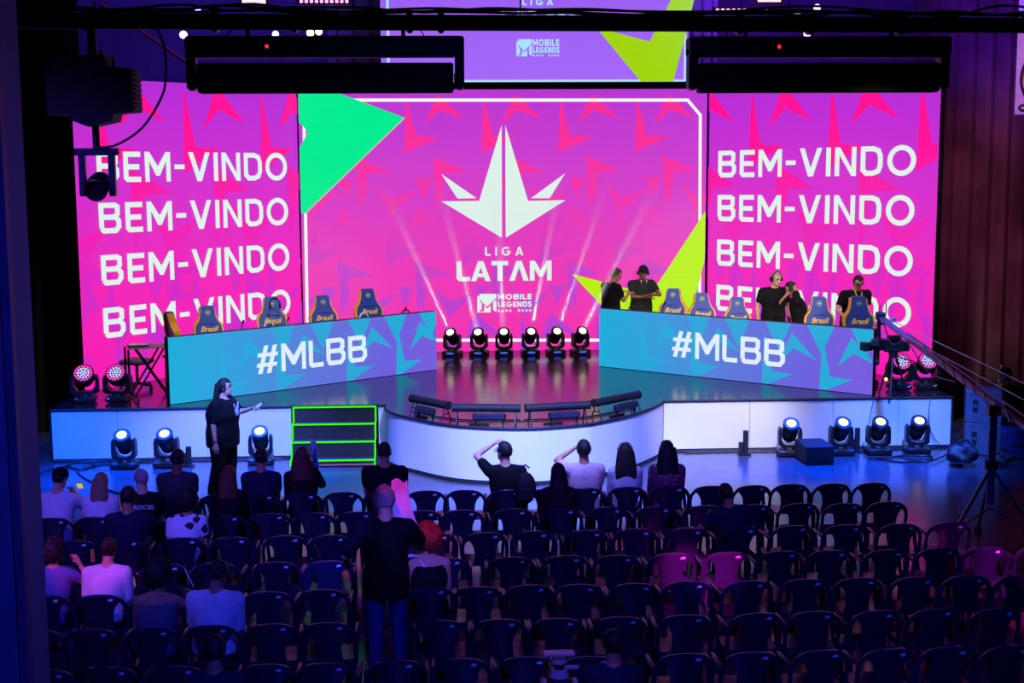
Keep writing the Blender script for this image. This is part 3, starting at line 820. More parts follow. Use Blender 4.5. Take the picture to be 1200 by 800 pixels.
# ================================================================== STAGE FURNITURE
GBLUE = pbr('chair_blue', (34, 62, 170), .5, var=.1); GYEL = pbr('chair_yellow', (250, 170, 20), .5, var=.06); GNAVY = pbr('chair_navy', (22, 32, 92), .5)
YTXT = pbr('yellow_print', (255, 200, 60), .5, var=.03)
def gaming_chair(label, loc, rz, S=1.0):
    t = thing('gaming_chair', label, 'chair', loc, rz, 'blue and yellow gaming chairs')
    half = [(.0, 1.36), (.09, 1.36), (.11, 1.33), (.125, 1.20), (.15, 1.12), (.205, 1.04), (.22, .96), (.19, .80), (.18, .62), (.20, .48), (0, .46)]
    poly = half + [(-x, z) for x, z in half[-2:0:-1]]
    lean = lambda z: .10 + (z - .46) * .22
    MB().prism([(x * S, z * S) for x, z in poly], lambda u, v, w: (u, lean(v / S) + w, v), .09 * S).build('backrest', GBLUE, t)
    for s in (-1, 1):
        sd = [(.112, 1.335), (.128, 1.20), (.153, 1.12), (.208, 1.04), (.223, .96), (.193, .80), (.183, .62), (.203, .50), (.235, .50), (.225, .80), (.255, .97), (.237, 1.05), (.17, 1.135), (.142, 1.20), (.128, 1.33)]
        MB().prism([(s * x * S, z * S) for x, z in (sd if s > 0 else sd[::-1])], lambda u, v, w: (u, lean(v / S) + .01 + w, v), .12 * S).build('side_bolster', GYEL, t)
    FRB = lambda u, v, w: (u, lean(v / S) - w, v)
    m = MB(); flat_polys(m, [[(.028 * S, 1.255 * S), (0, 1.275 * S), (-.028 * S, 1.255 * S), (0, 1.235 * S)]], FRB, .006); flat_polys(m, ring_poly(0, 1.255 * S, .042 * S, .042 * S, .008), FRB, .006)
    m.build('emblem', pbr('emblem_lime', (190, 210, 40), .5), t)
    MB().tube([(-.10 * S, lean(1.06) - .004, 1.06 * S), (0, lean(1.075) - .004, 1.075 * S), (.10 * S, lean(1.06) - .004, 1.06 * S)], .007, 5).build('seam', GNAVY, t)
    fo = put('lettering', font_mesh('Brasil', .135, .30, .003, YTXT, 1.0), t); fo['kind'] = 'stuff'
    fo.location = (0, lean(.97) - .012, .94 * S); fo.rotation_euler = (PI / 2 - math.atan(.22), 0, 0)
    MB().box((0, -.12, .44), (.46, .46, .10), bev=.03).build('seat', GNAVY, t)
    for s in (-1, 1):
        a = MB(); a.box((s * .27, -.10, .66), (.09, .28, .035), bev=.01); a.box((s * .27, -.05, .52), (.04, .07, .26))
        a.build('armrest', BLACKM, t)
    MB().cyl((0, -.10, .10), (0, -.10, .40), .03).build('column', SILVER, t)
    for k in range(5):
        an = 2 * PI * k / 5 + .3
        p = Vector((.30 * math.cos(an), -.10 + .30 * math.sin(an), .07))
        l = MB().tube([(0, -.10, .11), p], [.03, .02], 8).build('base_leg', BLACKM, t)
        MB().ell(p - Vector((0, 0, .04)), (.03, .03, .03), None, 8, 6).build('caster', RUBBER, l)
    return t
z = SZ + .003
gaming_chair('blue gaming chair turned sideways at the left end of the left desk', (-4.20, 24.50, z), dl_a + 1.42, 1.03)
gaming_chair('blue gaming chair behind the left desk, beside the sideways one', (-3.86, 24.74, z), .35, 1.04)
gc = gaming_chair('blue gaming chair at the left desk with a headset hung on its headrest', (-2.86, 25.38, z), .2, 1.10)
gaming_chair('blue gaming chair at the left desk, second from the centre screen', (-1.97, 26.06, z), .28, 1.06)
gaming_chair('blue gaming chair at the inner end of the left desk', (-1.15, 26.70, z), .35, 1.10)
gaming_chair('blue gaming chair behind the right desk, in front of the lime shape', (4.50, 26.66, z), -.28, 1.06)
gaming_chair('blue gaming chair at the right desk, second from its inner end', (5.04, 26.20, z), -.05, 1.03)
gaming_chair('blue gaming chair at the right desk, close to the bald man', (5.60, 25.72, z), -.1, 1.0)
gaming_chair('blue gaming chair at the right desk between the crew and the man with glasses', (6.84, 24.62, z), -.1, 1.08)
gaming_chair('blue gaming chair at the outer end of the right desk', (7.42, 24.12, z), -.05, 1.12)
# headset hanging on the third chair
t = thing('headset', 'black headset hung over the headrest of a gaming chair', 'headset', (-2.84, 25.46, SZ + 1.42), .2)
MB().tube([(.085 * math.cos(a), -.03, .085 * math.sin(a)) for a in [math.radians(x) for x in range(0, 181, 20)]], .012, 6).build('headband', BLACKM, t)
for s in (-1, 1): MB().cyl((s * .075, -.03, -.05), (s * .105, -.03, -.05), .05).build('ear_cup', BLACKM, t)

def on_desk(a, rz, s, off):
    return (a[0] + math.cos(rz) * s - math.sin(rz) * off, a[1] + math.sin(rz) * s + math.cos(rz) * off, SZ + .766)
A, B = (-4.316, 23.17), (3.13, 26.68)
def mic(label, loc, h=.42):
    t = thing('desk_microphone', label, 'microphone', loc)
    MB().cyl((0, 0, 0), (0, 0, .015), .06).build('base', BLACKM, t)
    MB().tube([(0, 0, .015), (0, 0, h * .75), (.03, -.02, h)], .008, 6).build('gooseneck', BLACK, t)
    MB().capsule((.03, -.02, h), (.05, -.03, h + .05), .016, .016, 8).build('capsule', RUBBER, t)
mic('thin black desk microphone on the left desk between two chairs', on_desk(A, dl_a, 1.55, .35))
mic('thin black desk microphone on the left desk nearest the headset chair', on_desk(A, dl_a, 2.45, .35), .40)
mic('thin black desk microphone on the left desk at its inner end', on_desk(A, dl_a, 5.0, .35), .38)
mic('thin black desk microphone on the right desk between the first two chairs', on_desk(B, dr_a, 1.15, .40), .46)
mic('thin black desk microphone on the right desk before the crew', on_desk(B, dr_a, 3.6, .35), .40)
def headphones(label, loc, rz, rgb):
    t = thing('headphones', label, 'headphones', loc, rz)
    m = pbr('headphone_%d' % rgb[0], rgb, .4)
    st = MB().cyl((0, 0, 0), (0, 0, .33), .012); st.cyl((0, 0, 0), (0, 0, .01), .07); st.build('stand', BLACKM, t)
    MB().tube([(.09 * math.cos(a), 0, .30 + .10 * math.sin(a)) for a in [math.radians(x) for x in range(-10, 191, 20)]], .014, 6).build('headband', m, t)
    for s in (-1, 1): MB().cyl((s * .075, 0, .27), (s * .11, 0, .27), .045).build('ear_cup', m, t)
headphones('pale headphones lying on the left desk left of the headset chair', on_desk(A, dl_a, 2.1, .35), .6, (220, 215, 200))
headphones('white headphones on the left desk between its two inner chairs', on_desk(A, dl_a, 4.1, .35), .6, (226, 224, 226))
headphones('dark headphones on the left desk beside the innermost chair', on_desk(A, dl_a, 4.95, .22), .6, (60, 60, 60))
headphones('dark headphones on the right desk behind the two talking men', on_desk(B, dr_a, .55, .3), -.7, (40, 40, 44))
t = thing('green_case', 'small bright green case on the right desk beside the bald man', 'case', on_desk(B, dr_a, 3.05, .25), dr_a)
MB().box((0, 0, .15), (.22, .12, .30), bev=.02).build('shell', pbr('green_case', (60, 220, 70), .5), t)
MB().tube([(-.04, 0, .305), (-.03, 0, .33), (.03, 0, .33), (.04, 0, .305)], .008, 6).build('handle', BLACKM, t)

# folding work table at the left end of the stage with equipment
t = thing('folding_table', 'black folding work table with crossed legs at the left stage end', 'table', (-4.80, 23.98, SZ + .003), .35)
MB().box((0, 0, .86), (.66, .40, .025)).build('table_top', pbr('grey_top', (120, 118, 116), .6), t)
for y in (-.2, .2):
    MB().tube([(-.30, y, .01), (.22, y, .84)], .018, 6).build('leg', BLACK, t); MB().tube([(.30, y, .01), (-.22, y, .84)], .018, 6).build('leg', BLACK, t)
    MB().cyl((-.36, y, .003), (-.36, y, .85), .02).build('post', BLACK, t)
MB().tube([(-.36, -.2, .03), (-.36, .2, .03)], .02, 6).build('foot_bar', BLACK, t)
t = thing('laptop', 'thin dark laptop lying closed on the folding work table', 'laptop', (-4.95, 23.92, SZ + .877), .15)
MB().box((0, 0, .012), (.34, .24, .02), bev=.004).build('body', BLACKM, t); MB().box((0, 0, .028), (.34, .24, .008)).build('lid', SILVER, t)
t = thing('office_chair', 'dark swivel chair pushed behind the folding work table', 'chair', (-5.16, 24.72, SZ + .003), -.4)
MB().box((0, 0, .50), (.46, .46, .08), bev=.03).build('seat', pbr('grey_seat', (70, 66, 86), .7), t)
MB().cyl((0, 0, .10), (0, 0, .47), .028).build('column', BLACK, t)
for k in range(5):
    a = 2 * PI * k / 5
    l = MB().tube([(0, 0, .12), (.28 * math.cos(a), .28 * math.sin(a), .08)], [.025, .018], 6).build('base_leg', BLACKM, t)
    MB().ell((.28 * math.cos(a), .28 * math.sin(a), .035), (.032, .032, .032), None, 8, 6).build('caster', RUBBER, l)

# ================================================================== SEATS
def make_chair():
    t = bpy.data.objects.new('plastic_armchair', None); COL.objects.link(t); t.empty_display_size = .1
    hw = .242
    def sy(x, z):
        k = (z - .43) / .37
        return -.20 - .095 * k + .55 * x * x
    arch = [(-hw, .43), (-hw - .004, .56), (-hw - .002, .66), (-.205, .735), (-.15, .778), (-.075, .796), (0, .80), (.075, .796), (.15, .778), (.205, .735), (hw + .002, .66), (hw + .004, .56), (hw, .43)]
    ap = smooth_path([(x, sy(x, z), z) for x, z in arch], 2)
    b = MB().tube(ap, [.021] * len(ap), 8, 1.0, up=(0, 1, 0))
    wz = [(.425, .135), (.48, .120), (.56, .114), (.63, .120), (.69, .142), (.735, .180), (.772, .172), (.792, .10)]
    pts = []
    for z, w in wz:
        for i in range(7):
            x = -w + 2 * w * i / 6
            zz = z - (.012 * (x / .16) ** 2 if z > .76 else 0)
            pts.append((x, sy(x, zz) - .004 * math.cos(x / w * 1.5), zz))
    b.sheet(pts, 7, 8, .016)
    b.build('backrest', PLASTIC, t, True)
    s = []
    for j in range(6):
        v = j / 5; y = -.215 + .46 * v
        for i in range(7):
            u = i / 6 * 2 - 1
            w = .225 + .02 * math.sin(PI * v)
            s.append((u * w, y, .435 + .012 * u * u - .012 * math.sin(PI * v) - (.018 if j == 5 else 0)))
    MB().sheet(s, 7, 6, -.022).build('seat', PLASTIC, t, True)
    for q in (-1, 1):
        MB().tube(smooth_path([(q * (hw + .002), sy(hw, .655) + .01, .655), (q * (hw + .010), -.10, .668), (q * (hw + .012), .08, .668), (q * (hw + .006), .185, .64), (q * hw, .205, .56), (q * (hw - .012), .205, .42)], 2), .021, 8, .6, up=(0, 0, 1)).build('armrest', PLASTIC, t, True)
        MB().tube([(q * .215, .19, .43), (q * .235, .215, .0)], [.030, .022], 8).build('leg', PLASTIC, t, True)
        MB().tube([(q * .215, -.195, .43), (q * .235, -.29, .0)], [.030, .022], 8).build('leg', PLASTIC, t, True)
    x, z = .105, .765
    MB().box((x, sy(x, z) - .020, z), (.052, .006, .024), Matrix.Rotation(-.15, 3, 'Z')).build('sticker', STICK, t)
    return t
ROWS = [[5.46, 4.95, 4.44, 3.93, 3.42, 2.91, 2.38, 1.86, 1.36, .87, .37, -.13, -.64, -1.15, -1.66, -2.17, -2.68, -3.20],
        [5.36, 4.83, 4.29, 3.74, 3.15, 2.57, 2.0, 1.45, .88, .31, -.19, -.93, -1.42, -1.93, -2.43, -2.93, -3.43, -3.93, -4.43],
        [5.76, 5.19, 4.56, 3.94, 3.35, 2.78, 2.22, 1.66, 1.08, .52, -.04, -.58, -1.16, -1.66, -2.24, -2.77, -3.40, -3.92],
        [6.36, 5.79, 5.26, 4.70, 4.12, 3.58, 3.02, 2.44, 1.88, 1.32, .77, .10, -.50, -1.12, -1.65, -2.26, -2.79, -3.31, -3.86],
        [5.72, 5.21, 4.68, 4.12, 3.60, 3.01, 2.44, 1.92, 1.38, .88, .40, -.08, -1.10, -1.62, -2.14, -2.68, -3.21, -3.72],
        [5.08, 4.52, 3.97, 3.42, 2.87, 2.24, 1.65, 1.09, .56, .03, -.99, -1.50, -2.02, -2.54, -3.05, -3.56],
        [4.81, 4.30, 3.77, 3.20, 2.62, 2.05, 1.25, .72, .20, -.36, -.92, -1.42, -2.15, -2.68, -3.18]]
RY = [17.17 - .978 * i for i in range(7)]
RN = ['front row', 'second row', 'third row', 'fourth row', 'fifth row', 'sixth row', 'seventh row']
ARM = make_chair()
first = True
rnd = random.Random(3)
def seat_pos(r, x): return (x, RY[r] + .30)
for r, xs in enumerate(ROWS):
    for i, x in enumerate(xs):
        o = ARM if first else copy_tree(ARM)
        first = False
        o.location = (x, RY[r] + .30 + rnd.uniform(-.02, .02), .001)
        o.rotation_euler = (0, 0, rnd.uniform(-.05, .05) + (.04 if x > 2.5 else 0))
        k = len(xs) - 1 - i
        if i <= k: w = '%s from its right end' % ORD[i] if i else 'at its right end'
        else: w = '%s from its left end' % ORD[k] if k else 'at its left end'
        tag(o, 'dark navy plastic armchair in the %s of seats, %s' % (RN[r], w), 'chair', 'plastic armchairs in the %s' % RN[r])

# ================================================================== PEOPLE
JOBS = []      # (builder, material, voxel, extra builder, name, parent)
def body_job(mb, mat, vox, extra, name, parent): JOBS.append((mb, mat, vox, extra, name, parent))
def run_jobs():
    tmp = []
    for mb, mat, vox, extra, name, parent in JOBS:
        me = mb.mesh('tmp', None); o = bpy.data.objects.new('tmp', me); COL.objects.link(o)
        m = o.modifiers.new('r', 'REMESH'); m.mode = 'VOXEL'; m.voxel_size = vox; m.use_smooth_shade = True
        m2 = o.modifiers.new('s', 'SMOOTH'); m2.factor = .5; m2.iterations = 3
        tmp.append(o)
    dg = bpy.context.evaluated_depsgraph_get()
    for o, (mb, mat, vox, extra, name, parent) in zip(tmp, JOBS):
        me = bpy.data.meshes.new_from_object(o.evaluated_get(dg))
        if extra and extra.v:
            vs = [tuple(v.co) for v in me.vertices]; n = len(vs)
            fs = [tuple(p.vertices) for p in me.polygons] + [tuple(i + n for i in f) for f in extra.f]
            me = bpy.data.meshes.new(name); me.from_pydata(vs + extra.v, [], fs)
            me.polygons.foreach_set('use_smooth', [True] * len(me.polygons))
        me.materials.clear(); me.materials.append(mat); me.name = name
        put(name, me, parent)
    for o in tmp:
        me = o.data; bpy.data.objects.remove(o); bpy.data.meshes.remove(me)
    JOBS.clear()

def ik(S, T, l1, l2, pole):
    S, T, pole = Vector(S), Vector(T), Vector(pole)
    d = T - S; L = d.length
    if L > (l1 + l2) * .999: T = S + d * ((l1 + l2) * .999 / L); d = T - S; L = d.length
    a = (l1 * l1 - l2 * l2 + L * L) / (2 * L); h = math.sqrt(max(0, l1 * l1 - a * a))
    u = d.normalized(); p = pole - u * pole.dot(u)
    p = p.normalized() if p.length > 1e-6 else u.orthogonal()
    return S + u * a + p * h, T
def hand(mb, W, d, nrm, side, curl=.5, S=1.0):
    """palm and five fingers from wrist W along d; nrm = back of the hand, side = +1 when the thumb is on d x nrm"""
    W, d, nrm = Vector(W), Vector(d).normalized(), Vector(nrm)
    nrm = (nrm - d * nrm.dot(d)).normalized(); b = d.cross(nrm) * side
    rings = []
    for k, w, th in ((-.015, .024, .020), (.02, .032, .018), (.055, .040, .016), (.088, .040, .013), (.098, .034, .010)):
        rings.append([W + d * k * S + b * (w * S * math.cos(2 * PI * i / 10)) + nrm * (th * S * math.sin(2 * PI * i / 10)) for i in range(10)])
    mb.loft(rings)
    for i, (o, L) in enumerate(((.030, .070), (.010, .080), (-.011, .074), (-.031, .058))):
        p = W + d * .088 * S + b * o * S; ang = curl * .5; q = [p - d * .02]
        q.append(p); dd = d
        for seg in (.45, .32, .23):
            ang2 = ang; dd = (dd * math.cos(ang2) - nrm * math.sin(ang2)).normalized()
            q.append(q[-1] + dd * L * seg * S); ang = curl * .75
            nrm2 = nrm
        mb.tube(q, [.010 * S, .0098 * S, .009 * S, .0085 * S, .006 * S], 6)
    p = W + d * .03 * S + b * .026 * S
    t1 = (d * .70 + b * .62 - nrm * .25 * curl).normalized(); t2 = (d * .9 + b * .1 - nrm * .4 * curl).normalized()
    mb.tube([p - b * .014, p + t1 * .035 * S, p + t1 * .035 * S + t2 * .034 * S], [.014 * S, .0115 * S, .008 * S], 6)

def person(label, loc, rz=0, sit=True, h=1.72, bulk=1.0, fem=False, skin='tan', hair='black', style='short', shirt=None, sleeve=.55, trousers=None,
           lean=.0, side=.0, head=(0, 0, 0), lh=None, rh=None, lpole=None, rpole=None, glasses=False, shoe=None, tank=False, vox=.018, turn=0.0, curl=(.6, .6), legs=None, cat='person', legw=.13):
    """lh / rh: hand targets in the person's own frame (x right, y forward, z up); head = (yaw, pitch down, roll)"""
    k = h / 1.72
    t = thing('person', label, cat, loc, rz)
    V = lambda x, y, z: Vector((x * k, y * k, z * k))
    sk = SKIN[skin]; shirt = shirt or cloth('black', (20, 20, 24)); trousers = trousers or cloth('dark_jeans', (28, 32, 54)); shoe = shoe or BLACKM
    pz = ((.438 + .096 * k * bulk ** .6) / k if sit else .93)
    py = -.055 + .07 * (bulk - 1) if sit else 0.0
    P = V(0, py, pz)
    # spine from pelvis to neck
    tor = .505
    dirv = Vector((side, lean, 1)).normalized()
    N = P + dirv * (tor * k); N = N + Vector((0, .02 * k, 0))
    fw = Vector((math.sin(turn), math.cos(turn), 0)); rt = Vector((fw.y, -fw.x, 0))
    sw = (.160 if fem else .180) * (1 + (bulk - 1) * .5)
    up = dirv
    rt2 = (rt - up * rt.dot(up)).normalized(); fw2 = up.cross(rt2) * -1
    if fw2.dot(fw) < 0: fw2 = -fw2
    Sh = {s: N + rt2 * (s * sw * k) - up * (.075 * k) - fw2 * .01 for s in (-1, 1)}
    hip = {s: P + V(s * .095 * (1 + (bulk - 1) * .6), 0, -.01) for s in (-1, 1)}
    ry, rp, rr = head
    HM = Matrix.Rotation(-ry, 3, 'Z') @ Matrix.Rotation(rr, 3, 'Y') @ Matrix.Rotation(-rp, 3, 'X')
    nk = N + up * (.040 * k) + fw2 * .014
    Hc = nk + HM @ V(0, .022, .112)
    body, ex = MB(), MB()
    kk = lambda r: (r[0] * k, r[1] * k, r[2] * k)
    body.ell(Hc + HM @ V(0, -.005, .025), kk((.077, .097, .100)), HM)
    body.ell(Hc + HM @ V(0, .022, -.055), kk((.058, .070, .066)), HM)
    body.capsule(Hc + HM @ V(0, .088, .012), Hc + HM @ V(0, .108, -.022), .010 * k, .017 * k, 8)
    body.ell(Hc + HM @ V(0, .078, -.085), kk((.026, .022, .022)), HM)
    for s in (-1, 1): body.ell(Hc + HM @ V(s * .079, -.008, -.005), kk((.013, .022, .033)), HM)
    body.capsule(N - up * .05 * k, Hc + HM @ V(0, -.02, -.05), (.060 if not fem else .050) * k * bulk ** .4, (.055 if not fem else .046) * k * bulk ** .3)
    def trunk(mb, g, hem, top=True):
        prof = [(hem, .158, .112), (0.02, .162, .115), (.14, .148 if not fem else .135, .108), (.28, .165, .118), (.385, .166 if not fem else .150, .112), (.45, .125, .088), (.495, .072, .060)]
        if not top: prof = prof[:5] + [(.43, .13, .09)]
        rings = []
        for d, rx, ryy in prof:
            c = P + dirv * (d * k) + (N - P - dirv * tor * k) * max(0, d / tor)
            tw = max(0, d / tor); r_ = (Vector((1, 0, 0)) * (1 - tw) + rt2 * tw).normalized(); f_ = Vector((-r_.y, r_.x, 0))
            rings.append([c + r_ * ((rx * bulk + g) * k * math.cos(2 * PI * i / 16)) + f_ * ((ryy * bulk * (1.08 if d < .3 and bulk > 1.1 else 1) + g) * k * math.sin(2 * PI * i / 16)) for i in range(16)])
        mb.loft(rings)
    trunk(body, 0, -.06)
    arms = {}
    for s, T, pole in ((-1, lh, lpole), (1, rh, rpole)):
        if T is None: T = (s * .10, .28, .66) if sit else (s * .27, .03, .80)
        if pole is None: pole = (s * .35, -.6, -.7) if sit else (s * .5, -1, 0)
        E_, T_ = ik(Sh[s], V(*T), .29 * k, .25 * k, pole); arms[s] = (E_, T_)
        body.capsule(N - up * .025 * k + rt2 * (s * .04 * k), Sh[s], .045 * k, .055 * k * (.9 + .1 * bulk))
        body.capsule(Sh[s], E_, .051 * k * bulk ** .5, .040 * k, 10); body.capsule(E_, T_, .040 * k, .027 * k, 10)
        d = (T_ - E_).normalized()
        nr = Vector((s * .25, 0, 1)) if abs(d.z) < .75 else Vector((s * 1.0, .2, 0))
        hand(ex, T_, d, nr, -s if abs(d.z) < .75 else s, curl[0 if s < 0 else 1], k)
    leg = {}
    for s in (-1, 1):
        if legs: K, A = V(*legs[s][0]), V(*legs[s][1])
        elif sit: K, A = V(s * legw, .34, .525 / k), V(s * legw, .36, .085)
        else: K, A = V(s * .10, .02, .50), V(s * .11, -.01, .085)
        toe = A + Vector((s * .02, .15 * k, -.045 * k)); leg[s] = (K, A, toe)
        lb = bulk ** (.9 if bulk > 1.5 else .6)
        body.capsule(hip[s], K, .080 * k * bulk ** .6, .056 * k); body.capsule(K, A, .054 * k, .036 * k)
        body.capsule(A - Vector((0, .03, .03 * k)), toe, .034 * k, .030 * k, 10)
    body_job(body, sk, vox, ex, 'body', t)
    # clothing
    sh = MB(); trunk(sh, .018, -.19 if not sit else -.05, not tank)
    for s in (-1, 1):
        E_, T_ = arms[s]
        if tank:
            sh.capsule(N - up * .14 * k + rt2 * (s * .085 * k) + fw2 * .07, N - up * .01 * k + rt2 * (s * .085 * k), .024, .022, 8)
            sh.capsule(N - up * .01 * k + rt2 * (s * .085 * k), N - up * .16 * k + rt2 * (s * .085 * k) - fw2 * .075, .022, .024, 8)
            continue
        sh.capsule(N - up * .035 * k + rt2 * (s * .035 * k), Sh[s], .058 * k, .071 * k)
        if sleeve <= 1: sh.capsule(Sh[s], Sh[s].lerp(E_, sleeve), .072 * k * bulk ** .5, .066 * k)
        else: sh.capsule(Sh[s], E_, .070 * k * bulk ** .5, .058 * k); sh.capsule(E_, E_.lerp(T_, min(.92, sleeve - 1)), .058 * k, .044 * k)
    body_job(sh, shirt, .020, None, 'shirt' if not tank else 'tank_top', t)
    tr = MB()
    rg = []
    for d, rx, ryy in ((-.10, .13, .10), (-.04, .163, .118), (.05, .166, .120), (.10, .155, .112)):
        rg.append([P + dirv * (d * k) + Vector(((rx * bulk + .008) * k * math.cos(2 * PI * i / 16), (ryy * bulk + .008) * k * math.sin(2 * PI * i / 16), 0)) for i in range(16)])
    tr.loft(rg)
    for s in (-1, 1):
        K, A, toe = leg[s]
        lb = bulk ** (.9 if bulk > 1.5 else .6)
        tr.capsule(hip[s], K, .094 * k * lb, .072 * k * lb ** .8); tr.capsule(K, A + Vector((0, 0, .02)), .070 * k * lb ** .8, .056 * k * lb ** .7)
    body_job(tr, trousers, .022, None, 'trousers', t)
    for s in (-1, 1):
        K, A, toe = leg[s]
        f = MB(); f.capsule(A - Vector((0, .035, .032 * k)), toe, .046 * k, .042 * k, 10)
        f.build('shoe', shoe, t, True)
    # hair
    hm = HAIR.get(hair)
    rs = random.Random(hash(label) % 1000 if False else len(label) * 7 + int(abs(loc[0]) * 100))
    sd = Vector((rs.uniform(0, 50), rs.uniform(0, 50), 0))
    def cap(g, low=-.35, amp=.02, fr=4.0, front=.45):
        def fn(d):
            r = 1 + g + amp * noise.noise(d * fr + sd)
            if d.y > .25 and d.z < front + .25 * abs(d.x): r *= .80
            if d.z < low and d.y > -.2: r *= .82
            if d.z < low - .30: r *= .80
            return r
        return fn
    C = Hc + HM @ V(0, -.008, .024)
    R0 = kk((.079, .099, .104))
    if style == 'short': MB().ell(C, R0, HM, 26, 18, cap(.10, -.30, .06)).build('hair', hm, t, True)
    elif style == 'buzz': MB().ell(C, R0, HM, 26, 18, cap(.035, -.30, .01)).build('hair', hm, t, True)
    elif style == 'big':
        MB().ell(C + HM @ V(0, -.02, .01), R0, HM, 30, 22, cap(.55, -.75, .30, 5.0, .55)).build('hair', hm, t, True)
    elif style == 'curly':
        MB().ell(C + HM @ V(0, -.01, .0), R0, HM, 30, 22, cap(.34, -.70, .28, 7.0, .55)).build('hair', hm, t, True)
    elif style == 'curly2':
        MB().ell(C, R0, HM, 30, 22, cap(.20, -.45, .22, 8.0, .5)).build('hair', hm, t, True)
    elif style == 'cap':
        hh = MB().ell(C, R0, HM, 26, 18, cap(.06, -.45, .03)).build('hair', hm, t, True)
        c2 = MB(); c2.ell(C + HM @ V(0, -.004, .028), kk((.089, .108, .098)), HM, 22, 14, lambda d: 1.0 if d.z > -.05 else .86)
        c2.build('cap', cloth('cap', (20, 20, 26)), t, True)
    elif style in ('long', 'longwave', 'bob', 'hood'):
        amp = .03 if style == 'long' else .10
        MB().ell(C, R0, HM, 26, 18, cap(.14, -.55, amp, 5)).build('hair', hm, t, True)
        L = {'long': .36, 'longwave': .38, 'bob': .17, 'hood': .30}[style] * k
        rings = []; n = 7
        for j in range(n):
            v = j / (n - 1)
            z = .06 * k - v * (L + .06 * k)
            c = Hc + HM @ V(0, -.040, 0); c = c + Vector((0, 0, 0)) - fw2 * ((.035 + .045 * min(1, v * 1.6)) * k) + Vector((0, 0, z))
            wx = (.088 + .030 * math.sin(min(1, v * 1.4) * PI * .6)) * k * (1.18 if style == 'longwave' else 1) * (1 - .35 * max(0, v - .75) * 4 * .6)
            wy = (.062 - .022 * v) * k
            rings.append([c + rt2 * (wx * math.cos(2 * PI * i / 18) * (1 + amp * noise.noise(Vector((i * .9, j * 1.1, 3)) + sd))) + fw2 * (wy * math.sin(2 * PI * i / 18) * (1 + amp * noise.noise(Vector((i * .7, j, 9)) + sd))) for i in range(18)])
        MB().loft(rings).build('hair_length', hm, t, True)
    elif style == 'bun':
        MB().ell(C, R0, HM, 26, 18, cap(.07, -.45, .05, 6)).build('hair', hm, t, True)
        MB().ell(C + HM @ V(.0, -.115, .015), kk((.042, .036, .042)), HM, 16, 12, lambda d: 1 + .15 * noise.noise(d * 5 + sd)).build('hair_bun', hm, t, True)
    for s in (-1, 1):
        MB().ell(Hc + HM @ V(s * .031, .083, .020), kk((.014, .010, .008)), HM, 8, 6).build('eye', EYE, t, True)
        MB().tube([Hc + HM @ V(s * .014, .092, .040), Hc + HM @ V(s * .032, .090, .046), Hc + HM @ V(s * .052, .076, .040)], .005 * k, 5).build('eyebrow', HAIR['black'], t)
    MB().ell(Hc + HM @ V(0, .092, -.055), kk((.024, .008, .008)), HM, 10, 6).build('mouth', LIP, t, True)
    if glasses:
        g = MB()
        for s in (-1, 1):
            g.tube([Hc + HM @ V(s * (.033 + .026 * math.cos(a)), .104, .016 + .020 * math.sin(a)) for a in [PI * q / 6 for q in range(13)]], .0035, 5)
            g.tube([Hc + HM @ V(s * .059, .102, .02), Hc + HM @ V(s * .084, .03, .016), Hc + HM @ V(s * .086, -.02, .012)], .0035, 5)
        g.tube([Hc + HM @ V(-.008, .106, .02), Hc + HM @ V(.008, .106, .02)], .0035, 5)
        g.build('glasses', BLACKM, t)
    t['hx'] = 0
    del t['hx']
    return t, dict(N=N, H=Hc, HM=HM, arms=arms, Sh=Sh, k=k, P=P, fw=fw2, up=up, rt=rt2)
def earphones(t, d, mat=None):
    H, HM, k = d['H'], d['HM'], d['k']
    m = MB().tube([H + HM @ (Vector((.094 * math.cos(a), -.005, .02 + .112 * math.sin(a))) * k) for a in [math.radians(x) for x in range(0, 181, 15)]], .011 * k, 6)
    hb = m.build('headphone_band', BLACKM, t, True)
    for s in (-1, 1): MB().cyl(H + HM @ (Vector((s * .080, -.005, .0)) * k), H + HM @ (Vector((s * .112, -.005, .0)) * k), .042 * k, None, 14).build('ear_cup', BLACKM, hb, True)

WHITET = cloth('white', (225, 222, 228)); PINKT = cloth('pale_pink', (220, 182, 190)); BLK = cloth('black', (16, 16, 20)); CHAR = cloth('charcoal', (58, 56, 66)); NAVY = cloth('navy', (30, 34, 60))
JEANS = cloth('blue_jeans', (52, 70, 120)); DKJ = cloth('dark_jeans', (28, 32, 54))
def pattern_mat(name, a, b, scale, thr=.5):
    m = bpy.data.materials.new(name); m.use_nodes = True; nt = m.node_tree; bs = nt.nodes['Principled BSDF']; bs.inputs['Roughness'].default_value = .85
    tc = nt.nodes.new('ShaderNodeTexCoord'); v = nt.nodes.new('ShaderNodeTexVoronoi'); v.distance = 'MANHATTAN'; v.feature = 'DISTANCE_TO_EDGE' if False else 'F1'; v.inputs['Scale'].default_value = scale
    nt.links.new(tc.outputs['Object'], v.inputs['Vector'])
    r = nt.nodes.new('ShaderNodeValToRGB'); r.color_ramp.interpolation = 'CONSTANT'
    r.color_ramp.elements[0].color = (*lin(b), 1); r.color_ramp.elements[1].color = (*lin(a), 1); r.color_ramp.elements[1].position = thr
    nt.links.new(v.outputs['Distance'], r.inputs['Fac']); nt.links.new(r.outputs['Color'], bs.inputs['Base Color'])
    return m
PRINT = pattern_mat('print_shirt', (225, 222, 230), (30, 30, 44), 9, .55)
FLORAL = pattern_mat('floral_shirt', (120, 60, 90), (206, 200, 220), 17, .36)

